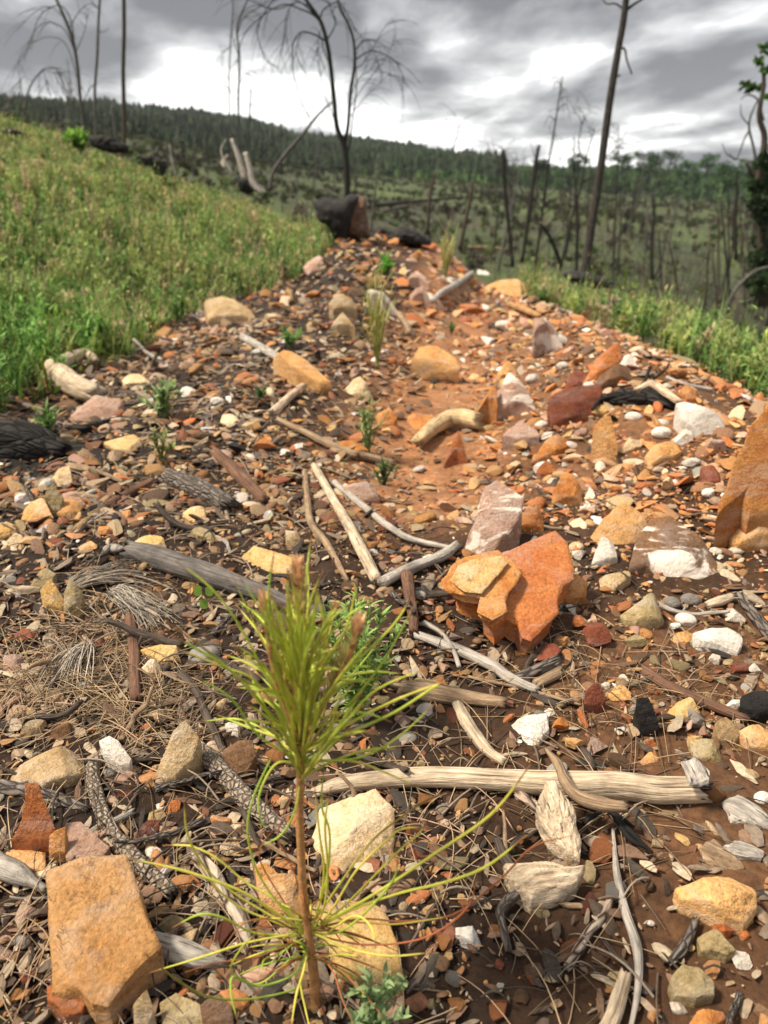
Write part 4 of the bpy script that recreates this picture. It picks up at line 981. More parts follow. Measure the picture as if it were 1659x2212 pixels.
def bare(x, y):
    """1 on the stony ground, 0 under grass"""
    fx = 1.05-0.62*ss(y, 3.0, 5.2)
    return ss(x+fx, -0.12, 0.08)*(1-ss(x, .90, 1.08)*ss(y, 1.6, 2.0))*(1-ss(y, 6.2, 6.8))
def gravel():
    g = np.random.default_rng(5)
    ang = [stone(2, 50+i, 10, .02, .22, .62) for i in range(18)]; low = [stone(1, 80+i, 5, .03, .30, .7) for i in range(18)]
    rnd = [stone(2, 120+i, 2, .04, .8, .95) for i in range(5)]
    m = attrmat('gravel_chips', .8, bump=.4, nscale=300.0)
    for n, r0, r1, s0, s1, tp, pw in ((15500, .33, 1.5, .0024, .0140, ang, 1.3), (23000, 1.2, 3.3, .0050, .0290, ang, 1.0), (8500, 3.0, 6.7, .012, .058, low, 1.3), (24000, .33, 1.7, .0009, .0028, low, 1.3)):
        x, y, r = field(g, n, r0, r1, -.95, .95, pw)
        clump = n2(x, y, 6.0, 61)+.6*n2(x, y, 2.0, 63)
        soil = ss(x, .03, .10)*(1-ss(y, .60, .70))          # bare patch of soil, front right
        track = np.exp(-((x-.07-.1*(y-1.35))/.12)**2)*ss(y, 1.15, 1.35)*(1-ss(y, 3.2, 4.2))
        keep = (g.random(n) < bare(x, y)*(1-.90*soil)*(1-.9*track)*np.clip(.75+.6*clump, .10, 1))
        x, y, r = x[keep], y[keep], r[keep]; n = len(x)
        s = s0*(s1/s0)**(g.random(n)**1.55); fl = g.uniform(.10, .5, n)
        S = np.stack([s, s*g.uniform(.38, .9, n), s*fl], -1); z = H(x, y)
        P = np.stack([x, y, z+s*fl*g.uniform(-.2, .6, n)+.001], -1)
        tps = tp+(rnd if tp is ang else [])
        V, F, Cc = scatter_tpl(tps, P, S, g.uniform(0, 6.28, n), pick(g, n, x, y), .35, 3)
        o = link('gravel', mesh('gravel', V, F, {'Col': Cc}, smooth=False), m)
        tag(o, 'loose orange, tan and white stone chips covering the path', 'gravel', kind='stuff')
gravel()
def loose_stones():
    """stones big enough to count, between the placed ones"""
    g = np.random.default_rng(23); occ = []
    for pts in [X(s[3]) for s in SLABS]:
        a = np.array(pts); occ.append((a[:, 0].mean(), a[:, 1].mean(), (a.max(0)-a.min(0)).max()*.5))
    occ += [(b[0], b[1], b[2]) for b in BL if b[2]]; occ += [(1100, 1270, 140)]
    kinds = {'orange': ('small orange sandstone chunk lying loose in the gravel', 'small orange chunks in the gravel'), 'tan': ('small tan brown stone lying loose in the litter', 'small tan stones in the litter'),
             'white': ('small white quartz pebble scattered loose in the gravel', 'small white pebbles in the gravel'), 'brown': ('small dark brown stone lying loose in the litter', 'small dark brown stones in the litter')}
    alt = {'orange': ['orange', 'deep', 'ochre', 'orange'], 'tan': ['tan', 'olive', 'yellow', 'pink'], 'white': ['white', 'white', 'cream', 'white'], 'brown': ['brown', 'red', 'brown', 'grey']}
    proto = {}; n = 0; tries = 0
    while n < 290 and tries < 9000:
        tries += 1
        px = g.uniform(0, 1659); py = g.uniform(640, 2200) if g.random() > .25 else g.uniform(600, 1100)
        r = (g.uniform(13, 30) if g.random() < .75 else g.uniform(28, 46))*(0.65+0.35*(py-600)/1600)
        if any((px-a)**2+(py-b)**2 < (c+r*1.0)**2 for a, b, c in occ): continue
        p = gp(px, py); 
        if bare(np.array([p[0]]), np.array([p[1]]))[0] < .9: continue
        if p[0] > .1 and p[1] < .72 and g.random() < .7: continue
        k = g.choice(['orange', 'tan', 'white', 'brown'], p=[.45, .15, .30, .10] if px > 850 and py < 1650 else [.28, .34, .12, .26])
        v = int(g.integers(0, 4)); key = (k, v)
        if key not in proto:
            sh = 3 if (k == 'white' and v < 2) else 13
            V, F = stone(3, 700+len(proto), sh, .05, .45 if sh > 3 else .75, .8 if sh > 3 else .95); V = V*np.array([1, .78, .55])
            me = mesh('small_stone', V, F, smooth=30); me.materials.append(rockmat(alt[k][v])); proto[key] = me
        s = r*pscale(p); o = bpy.data.objects.new('small_stone', proto[key]); C.objects.link(o)
        # scale in the mesh space: noise in the material follows the object's own metres
        o.scale = (s*g.uniform(.8, 1.2), s*g.uniform(.8, 1.1), s*g.uniform(.6, 1.1)); o.rotation_euler = (g.uniform(-.3, .3), g.uniform(-.3, .3), g.uniform(0, 6.28))
        o.location = (p[0], p[1], p[2]+s*.14); tag(o, kinds[k][0], 'stone', kinds[k][1]); occ.append((px, py, r)); n += 1
for _k in ('orange', 'deep', 'ochre', 'tan', 'olive', 'yellow', 'pink', 'white', 'cream', 'brown', 'red', 'grey'):
    _rm.pop(_k+'+s', None)
loose_stones()
def strips(P0, ang, L, Wd, curve, lift, seg=5, tiltz=None, colours=None, sides=3):
    """n thin curved needles lying about: triangular tubes"""
    n = len(P0); t = np.linspace(0, 1, seg+1)[None]; a = ang[:, None]+curve[:, None]*(t-.5)*2
    dx = np.cos(a)*L[:, None]/seg; dy = np.sin(a)*L[:, None]/seg
    x = P0[:, 0, None]+np.cumsum(dx, 1); y = P0[:, 1, None]+np.cumsum(dy, 1)
    z = H(x, y)+lift[:, None]*(np.sin(t*math.pi)*.6+.4)
    if tiltz is not None: z = z+tiltz[:, None]*t
    V = np.zeros((n, seg+1, sides, 3)); w = Wd[:, None]*(1-.5*t)
    for k in range(sides):
        q = 2*math.pi*k/sides; V[:, :, k, 0] = x-np.sin(a)*w*math.cos(q); V[:, :, k, 1] = y+np.cos(a)*w*math.cos(q); V[:, :, k, 2] = z+w*math.sin(q)
    i = (np.arange(n)*(seg+1)*sides)[:, None, None]+(np.arange(seg)*sides)[None, :, None]; j = np.arange(sides)[None, None]; j2 = (j+1) % sides
    F = np.stack([i+j, i+j2, i+sides+j2, i+sides+j], -1).reshape(-1, 4)
    return V.reshape(-1, 3), F, np.repeat(colours, (seg+1)*sides, 0)
def litter():
    g = np.random.default_rng(9); m = attrmat('dry_needles', .7, bump=0, nscale=60.0)
    Vs, Fs, Cs, off = [], [], [], 0
    spots = [(200, 1430, 170, 420), (330, 1540, 120, 260), (60, 1480, 80, 160), (950, 1750, 170, 50), (1330, 1740, 50, 50), (480, 1900, 300, 60), (60, 2170, 100, 40), (1250, 1450, 160, 60),
             (420, 1150, 260, 110), (620, 1000, 200, 80), (1000, 1650, 300, 40), (1480, 1500, 160, 60), (150, 1900, 200, 70), (300, 950, 200, 100), (1100, 2050, 300, 30), (500, 800, 200, 100)]
    for px, py, rad, n in spots:
        P = np.array([gp(px+g.normal(0, rad*.5), py+g.normal(0, rad*.45)) for _ in range(n)]); P = P[bare(P[:, 0], P[:, 1]) > .5]; n = len(P)
        L = g.uniform(.03, .10, n); col = np.array([.40, .28, .17])[None]*g.uniform(.25, 1.3, (n, 1))*g.uniform(.95, 1.05, (n, 3))
        v, f, c = strips(P, g.uniform(0, 6.28, n), L, np.full(n, .00055)*(1+P[:, 1]*.3), g.normal(0, .18, n), g.uniform(.002, .014, n), colours=col)
        Vs.append(v); Fs.append(f+off); Cs.append(c); off += len(v)
    o = link('needle_litter', mesh('needle_litter', np.vstack(Vs), np.vstack(Fs), {'Col': np.vstack(Cs)}), m)
    tag(o, 'fallen dry pine needles strewn over the stones', 'needle litter', kind='stuff')
    # chips of bark and wood
    n = 42000; x, y, r = field(g, n, .33, 4.6, -.92, .92, 1.0); w = .25+.75*ss(-x, -.15, .25)+.35*ss(x, .05, .3)*(1-ss(y, .9, 1.2))
    k = g.random(n) < bare(x, y)*w*np.clip(.5+.8*n2(x, y, 4, 71), .1, 1); x, y, r = x[k], y[k], r[k]; n = len(x)
    s = .0032*(7**(g.random(n)**1.5))*(.7+.35*r); S = np.stack([s, s*g.uniform(.18, .5, n), s*g.uniform(.06, .16, n)], -1)
    cc = np.array([(.10, .07, .05), (.20, .15, .11), (.05, .04, .032), (.30, .22, .15), (.17, .10, .065), (.42, .33, .23)])[g.integers(0, 6, n)]*g.uniform(.7, 1.2, (n, 1))
    V, F, Cc = scatter_tpl([stone(2, 300+i, 7, .15, .4, .8) for i in range(8)], np.stack([x, y, H(x, y)+.002+s*.12], -1), S, g.uniform(0, 6.28, n), cc, .3, 8)
    tag(link('bark_litter', mesh('bark_litter', V, F, {'Col': Cc}, smooth=False), attrmat('bark_chips', .85, bump=.5, nscale=240.0)), 'small dark chips of bark and burnt wood among the stones', 'bark litter', kind='stuff')
    # fine dark twigs
    n = 1100; x, y, r = field(g, n, .34, 5.5, -.54, .54, 0); k = (bare(x, y) > .5) & (g.random(n) < .35+.65*ss(-x, -.3, .3)); x, y = x[k], y[k]; n = len(x)
    col = np.array([(.13, .095, .07), (.26, .20, .15), (.05, .04, .03)])[g.integers(0, 3, n)]
    v, f, c = strips(np.stack([x, y], -1), g.uniform(0, 6.28, n), g.uniform(.02, .09, n)*(.7+.4*y), g.uniform(.0006, .0018, n)*(.6+.4*y), g.normal(0, .14, n), g.uniform(.002, .02, n), colours=col, sides=5)
    tag(link('twig_litter', mesh('twig_litter', v, f, {'Col': c}), attrmat('twig_bark', .85, bump=.4, nscale=300.0)), 'fine dry twigs scattered across the ground', 'twig litter', kind='stuff')
litter()
def needle_spray():
    """the dry grey pine spray at the left"""
    g = np.random.default_rng(3); e = gp(232, 1255); root = empty('dry_pine_spray', tuple(e), 'dry silver grey spray of dead pine needles on the left litter', 'needle spray')
    m = attrmat('grey_needles', .6, bump=0, nscale=90.0)
    def fan(px, py, a0, a1, L0, L1, n, name):
        b = gp(px, py, .012); a = g.uniform(a0, a1, n); L = g.uniform(L0, L1, n)
        P = np.stack([b[0]+g.normal(0, .004, n), b[1]+g.normal(0, .004, n)], -1)
        col = np.array([.50, .43, .35])[None]*g.uniform(.4, 1.25, (n, 1))
        v, f, c = strips(P, a, L, np.full(n, .0008), g.normal(0, .25, n), g.uniform(.006, .025, n), seg=7, colours=col)
        link(name, mesh(name, v-e, f, {'Col': c}), m, root)
    fan(235, 1262, -1.05, -.55, .06, .13, 110, 'needle_tuft'); fan(140, 1262, .15, .75, .05, .10, 60, 'needle_tuft'); fan(190, 1380, -1.9, -1.2, .05, .09, 40, 'needle_tuft')
needle_spray()

# ------------------------------------------------------------------ grass and weeds
def blades(P, L, Wd, az, lean, curl, col, tip, seg=3):
    """tapered leaf blades; returns V, F, colours"""
    n = len(P); t = np.linspace(0, 1, seg+1)[None]
    ang = lean[:, None]+curl[:, None]*t                      # from the vertical
    ds = L[:, None]/seg; h = np.concatenate([np.zeros((n, 1)), np.cumsum(np.sin(ang[:, :-1]+curl[:, None]/seg/2)*ds, 1)], 1)
    v = np.concatenate([np.zeros((n, 1)), np.cumsum(np.cos(ang[:, :-1]+curl[:, None]/seg/2)*ds, 1)], 1)
    cx = P[:, 0, None]+np.cos(az)[:, None]*h; cy = P[:, 1, None]+np.sin(az)[:, None]*h; cz = P[:, 2, None]+v
    w = Wd[:, None]*np.where(t < .5, .65+.7*t, 1.0-(t-.5)*1.84)*.5
    sx = -np.sin(az)[:, None]*w; sy = np.cos(az)[:, None]*w
    V = np.stack([np.stack([cx-sx, cy-sy, cz], -1), np.stack([cx+sx, cy+sy, cz], -1)], 2).reshape(-1, 3)
    i = (np.arange(n)*(seg+1)*2)[:, None]+(np.arange(seg)*2)[None]
    F = np.stack([i, i+1, i+3, i+2], -1).reshape(-1, 4)
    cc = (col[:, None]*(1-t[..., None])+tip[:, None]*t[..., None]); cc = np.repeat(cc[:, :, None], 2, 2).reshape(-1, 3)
    return V, F, cc
GRASSM = attrmat('grass_blades', .6, trans=.35, bump=0, nscale=25.0, var=(.8, 1.2))
def grass():
    g = np.random.default_rng(31)
    def patch(n, xr, yr, maskf, hs, ws, name, label, seedhead=.3, gn=1.0):
        x = g.uniform(*xr, n); y = yr[0]+(yr[1]-yr[0])*g.random(n)**gn; k = g.random(n) < maskf(x, y); x, y = x[k], y[k]; n = len(x)
        az_ = np.abs(np.arctan2(x, y)) < .92; x, y = x[az_], y[az_]; n = len(x)
        kk = g.random(n) < np.clip(.60+2.3*n2(x, y, 3.5, 87), .05, 1); x, y = x[kk], y[kk]; n = len(x)
        t1 = n2(x, y, 1.3, 81); t2 = n2(x, y, 5, 83); hh = hs*g.uniform(.45, 1.15, n)*np.clip(1+.8*t1+1.5*n2(x, y, 3.5, 87), .35, 2.0)*(1+.9*g.random(n)*(g.random(n) < .14))*(1-.35*ss(np.hypot(x, y), 6, 9))
        green = np.array([.11, .22, .05]); yel = np.array([.22, .28, .08]); str_ = np.array([.46, .35, .17]); dk = np.array([.05, .09, .03])
        u = np.clip(.55+.9*t2+g.normal(0, .3, n), 0, 1)[:, None]; near = (1-ss(y, 2.2, 3.2))[:, None]
        col = green*(1-u)+yel*u; col = col*(1-.35*near)+green*1.3*.35*near; q = (g.random(n) < .12)[:, None]; col = np.where(q, dk, col)
        s = (g.random(n) < seedhead*(1-.8*near[:, 0])); tip = np.where(s[:, None], str_*g.uniform(.8, 1.3, (n, 1)), col*1.35)
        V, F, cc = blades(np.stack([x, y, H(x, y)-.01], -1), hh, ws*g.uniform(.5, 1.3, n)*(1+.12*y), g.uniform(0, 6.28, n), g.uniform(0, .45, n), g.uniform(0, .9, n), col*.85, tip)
        Vs, Fs, Cs = [V], [F], [cc]; off = len(V)
        # side leaves and seed heads at the top of some stems: short broad flecks
        k = g.random(n) < .75; m_ = k.sum(); rep = 3
        bx = np.repeat(x[k], rep)+g.normal(0, .016, m_*rep); by = np.repeat(y[k], rep)+g.normal(0, .016, m_*rep); bz = np.repeat(H(x[k], y[k])+hh[k]*.55, rep)+g.normal(0, .25, m_*rep)*np.repeat(hh[k], rep)
        fc = np.repeat(tip[k], rep, 0)*g.uniform(.5, 1.3, (m_*rep, 1))
        v, f, c = blades(np.stack([bx, by, np.maximum(bz, H(bx, by)+.005)], -1), g.uniform(.010, .03, m_*rep)*(1+.08*by), g.uniform(.003, .008, m_*rep)*(1+.12*by), g.uniform(0, 6.28, m_*rep), g.uniform(.2, 1.6, m_*rep), g.uniform(-.5, .8, m_*rep), fc, fc*1.1, seg=2)
        Vs.append(v); Fs.append(f+off); Cs.append(c)
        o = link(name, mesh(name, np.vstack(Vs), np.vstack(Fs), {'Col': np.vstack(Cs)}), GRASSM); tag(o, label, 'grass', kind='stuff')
    def left(x, y):
        fx = .90-.55*ss(y, 3.2, 5.0)+.28*n2(x, y, 2.2, 91)+.10*n2(x, y, 9, 93)
        return ss(-x, fx-.02, fx+.14)*ss(y, 1.55, 1.9)*(1-ss(np.hypot(x, y), 9.5, 11))
    patch(125000, (-7.0, -.2), (1.5, 11), left, .13, .0055, 'tall_grass', 'tall yellow green weedy grass covering the left bank', .35, 1.15)
    def right(x, y):
        fx = .84+.04*(y-2)+.16*n2(x, y, 2.5, 95)+.12*(1-ss(y, 1.6, 2.0))
        return ss(x, fx-.02, fx+.12)*ss(y, 1.35, 1.7)*(1-ss(y, 6, 7.2))
    patch(60000, (.5, 5.6), (1.3, 7.2), right, .13, .0045, 'tall_grass', 'grey green weedy grass on the slope right of the berm', .35, 1.1)
    # broad fresh blades at the near edge of the left bank
    n = 2600; x = g.uniform(-1.9, -.72, n); y = g.uniform(1.45, 3.3, n); k = left(x, y) > .3; x, y = x[k], y[k]; n = len(x)
    col = np.array([.13, .22, .045])[None]*g.uniform(.6, 1.35, (n, 1))*np.stack([g.uniform(.9, 1.6, n), np.ones(n), np.ones(n)], -1)
    V, F, cc = blades(np.stack([x, y, H(x, y)], -1), g.uniform(.06, .17, n), g.uniform(.006, .013, n), g.uniform(0, 6.28, n), g.uniform(.1, .7, n), g.uniform(0, 1.2, n), col*.7, col*1.2, 4)
    tag(link('broad_grass', mesh('broad_grass', V, F, {'Col': cc}), GRASSM), 'fresh broad green blades at the near edge of the left bank', 'grass', kind='stuff')
grass()
def bank_weeds():
    """taller leafy weeds standing in clumps all over the banks"""
    g = np.random.default_rng(61); B, LL, WW, AZ, LE, CU, CO = [], [], [], [], [], [], []
    cnt = 0
    while cnt < 900:
        if g.random() < .76:
            y = g.uniform(1.6, 9.0); x = -g.uniform(.45, .56*y+.2)
            fx = .95-.58*float(ss(np.array(y), 3.2, 5.0))
            if -x < fx-.05 or abs(math.atan2(x, y)) > .55: continue
        else:
            y = g.uniform(1.5, 5.6); x = g.uniform(.95, .56*y+.2)
            if x < .82+.04*(y-2) or abs(math.atan2(x, y)) > .55: continue
        cnt += 1; hgt = g.uniform(.08, .27)*(.65 if y > 6 else 1)*(.75 if x > 0 else 1); kind = g.random(); z = float(H(x, y)); ns = int(g.integers(4, 10)); tone = g.uniform(.7, 1.3)
        base = np.array([.14, .25, .06]) if kind < .45 else (np.array([.34, .40, .12]) if kind < .8 else np.array([.46, .36, .22]))
        if y < 2.7 and x < 0: base = np.array([.15, .29, .06])*g.uniform(.8, 1.2)
        for q in range(ns):
            a = g.uniform(0, 6.28); sp = g.uniform(.0, .35)*hgt; tx, ty = x+math.cos(a)*sp, y+math.sin(a)*sp; h = hgt*g.uniform(.5, 1)
            B.append((x, y, z)); LL.append(h*1.05); WW.append(.003+.0004*y); AZ.append(a); LE.append(math.atan2(sp, h)); CU.append(.05); CO.append(base*.7*tone)
            m = int(g.integers(9, 18))
            for w in range(m):
                u = g.uniform(.12, 1); B.append((x+(tx-x)*u, y+(ty-y)*u, z+h*u)); LL.append(g.uniform(.018, .05)*(1.25-.6*u)); WW.append(g.uniform(.004, .011)*(1+.06*y)); AZ.append(g.uniform(0, 6.28)); LE.append(g.uniform(.3, 1.3)); CU.append(g.uniform(-.3, .8)); CO.append(base*tone*g.uniform(.65, 1.35))
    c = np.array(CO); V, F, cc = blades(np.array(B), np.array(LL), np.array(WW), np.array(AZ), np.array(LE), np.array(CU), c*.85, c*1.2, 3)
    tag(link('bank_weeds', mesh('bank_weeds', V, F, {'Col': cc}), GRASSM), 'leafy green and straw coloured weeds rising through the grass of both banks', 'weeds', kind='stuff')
bank_weeds()
def loose_sticks():
    """crooked broken sticks lying about: copies of a few kinds"""
    g = np.random.default_rng(91); pr = []
    for k in range(12):
        L = 1.0; P = [np.array([0, 0, 0.])]; a = 0
        for q in range(6): a += g.normal(0, .15); P.append(P[-1]+np.array([math.cos(a), math.sin(a), g.normal(0, .12)])*L/6)
        r0 = g.uniform(.028, .055); parts = [tube(P, np.linspace(r0, r0*g.uniform(.35, .8), 7), 12, True, k, .28, 5)]
        for q in range(int(g.integers(1, 4))):
            b = P[int(g.integers(1, 6))]; aa = g.uniform(0, 6.28); parts.append(tube([b, b+np.array([math.cos(aa)*.07, math.sin(aa)*.07, .05]), b+np.array([math.cos(aa)*.14, math.sin(aa)*.14, .07])], [r0*.6, r0*.4, r0*.2], 6, True, q, 0, 3))
        V, F, T, G = join(parts); me = mesh('dead_stick', V, [F, T], {'gr': G*.14}); me.materials.append(woodmat(['dark', 'weathered', 'greybark', 'rust', 'silver', 'dark'][k % 6])); pr.append(me)
    n = 0
    while n < 105:
        px = g.uniform(0, 1659); py = 620+1560*g.random()**1.15
        if px > 850 and g.random() < .55: continue
        p = gp(px, py)
        if bare(np.array([p[0]]), np.array([p[1]]))[0] < .9 or abs(p[0]-.07-.1*(p[1]-1.35)) < .14 and p[1] > 1.1: continue
        o = bpy.data.objects.new('dead_stick', pr[int(g.integers(0, 12))]); C.objects.link(o); s = g.uniform(.03, .085)*(.6+.75*min(p[1], 3)); o.scale = (s, s*g.uniform(.8, 1.2), s)
        o.rotation_euler = (g.uniform(0, 6.28), g.normal(0, .10), g.uniform(0, 6.28)); o.location = (p[0], p[1], p[2]+s*.05+.003); tag(o, 'crooked broken dead stick lying loose in the litter', 'stick', 'loose broken sticks in the litter'); n += 1
loose_sticks()
def weed(px, py, hpx, wpx, label, col=(.12, .22, .05), n=14, leaf=(.018, .005), name='weed', curl=.8, lean=(.1, .9), leaves=16, seed=0, cat='weed', Y=None):
    """low leafy plant: stems from one foot, leaves along them"""
    g = np.random.default_rng(seed+px); b = gp(px, py); s = pscale(b); hgt = hpx*s/math.cos(math.atan2(CAMZ-b[2], b[1])); wid = wpx*s
    parts = []; LV, LF, LC, off = [], [], [], 0
    for i in range(n):
        a = g.uniform(0, 6.28); q = g.uniform(.0, 1); d = wid*.5*q; top = b+np.array([math.cos(a)*d, math.sin(a)*d, hgt*g.uniform(.55, 1)*(1-.35*q)])
        mid = (b+top)/2+np.array([0, 0, .1*hgt]); P = [b+g.normal(0, .003, 3)*[1, 1, 0], mid, top]
        v, f, t, gr = tube(P, [s*1.3+.0004, s*.9+.0003, .0003], 5, False, 0, 0, 5); parts.append((v, f, t, gr))
        m = leaves; u = g.uniform(.15, 1, m); cen = v.reshape(-1, 5, 3).mean(1); ix = (u*(len(cen)-1)).astype(int)
        c = np.array(col)[None]*g.uniform(.6, 1.4, (m, 1))
        v2, f2, c2 = blades(cen[ix], leaf[0]*g.uniform(.6, 1.3, m), leaf[1]*g.uniform(.7, 1.3, m), g.uniform(0, 6.28, m), g.uniform(lean[0], lean[1]+.4, m), g.uniform(0, curl, m), c*.8, c*1.2)
        LV.append(v2); LF.append(f2+off); LC.append(c2); off += len(v2)
    root = empty(name, tuple(b), label, cat); V, F, T, G = join(parts)
    link('stems', mesh('stems', V-b, [F], {'Col': np.tile(np.array([col])*.8, (len(V), 1))}), GRASSM, root)
    link('leaves', mesh('leaves', np.vstack(LV)-b, np.vstack(LF), {'Col': np.vstack(LC)}), GRASSM, root)
weed(775, 1560, 280, 240, 'bushy green weed growing just behind the pine seedling', (.26, .40, .11), 34, (.014, .0035), leaves=38)
weed(805, 2235, 110, 190, 'small leafy weed at the foot of the pine seedling', (.26, .36, .16), 14, (.010, .004), leaves=14)
weed(355, 905, 95, 110, 'pale green leafy weed on the left gravel', (.30, .40, .17), 16, (.022, .012), leaves=10)
weed(350, 1000, 80, 60, 'thin yellow green weed below the pale one on the left gravel', (.20, .24, .07), 6, (.018, .006), leaves=10)
weed(795, 985, 150, 130, 'sparse dark green weed left of the pale log', (.30, .38, .15), 16, (.016, .004), leaves=16, lean=(.0, 1.0))
weed(830, 1050, 60, 60, 'small weed in front of the sparse dark one', (.15, .20, .07), 8, (.018, .005), leaves=14)
weed(625, 750, 40, 60, 'low green weed between the long ochre slab and the flat tan rock', (.20, .34, .10), 10, (.03, .010), leaves=8)
weed(565, 865, 30, 30, 'tiny green weed left of the cream splintered stick', (.12, .20, .06), 6, (.015, .006), leaves=8)
weed(975, 720, 25, 22, 'tiny green sprout in the upper path', (.13, .21, .05), 5, (.03, .008), leaves=5)
weed(110, 950, 70, 70, 'green weed in front of the charred log at the left', (.18, .30, .09), 10, (.03, .008), leaves=10)
weed(815, 790, 215, 100, 'tall yellow green grassy plant left of the path', (.42, .42, .12), 18, (.07, .003), leaves=9, lean=(.0, .35), curl=.5)
weed(960, 600, 110, 50, 'slender yellow grass tuft at the head of the path', (.44, .42, .16), 14, (.10, .005), leaves=7, lean=(.0, .3), curl=.4)
weed(832, 600, 40, 50, 'bright green weed behind the tall white rock', (.14, .34, .05), 10, (.05, .02), leaves=8)
weed(1345, 650, 75, 75, 'bright yellow green bush beside the charred stump on the right slope', (.20, .32, .05), 22, (.05, .025), leaves=16)
weed(175, 330, 45, 75, 'bright green bush on the crest of the left bank', (.20, .36, .06), 30, (.09, .04), leaves=22, name='bush', cat='bush')
def sprout():
    b = gp(437, 1345); root = empty('clover_sprout', tuple(b), 'tiny sprout with three heart shaped leaves beside the seedling needles', 'sprout')
    m = attrmat('leaf_green', .5, trans=.3, bump=0, nscale=80.0); org = b
    P = [b, atY(436, 1310, b[1]), atY(437, 1282, b[1]-.003)]
    v, f, t, gr = tube(P, [.0008, .0006, .0005], 6); link('stem', mesh('stem', v-org, [f, t], {'Col': np.tile([[.22, .10, .04]], (len(v), 1))}), m, root)
    for cx, cy, r in ((427, 1276, 12), (452, 1277, 11), (440, 1304, 12)):
        c = atY(cx, cy, b[1]-.003); rr = r*pscale(c); th = np.linspace(0, 2*math.pi, 20, endpoint=False); rad = rr*(.72+.38*np.abs(np.sin(th*1.0)))
        V = np.vstack([[[0, 0, .001]], np.stack([np.cos(th)*rad, np.sin(th)*rad*.25, np.sin(th)*rad*.9], -1)])
        link('leaf', mesh('leaf', V+c-org, np.stack([np.zeros(20, int), 1+np.arange(20), 1+(np.arange(20)+1) % 20], -1), {'Col': np.tile([[.16, .26, .04]], (21, 1))}), m, root)
sprout()

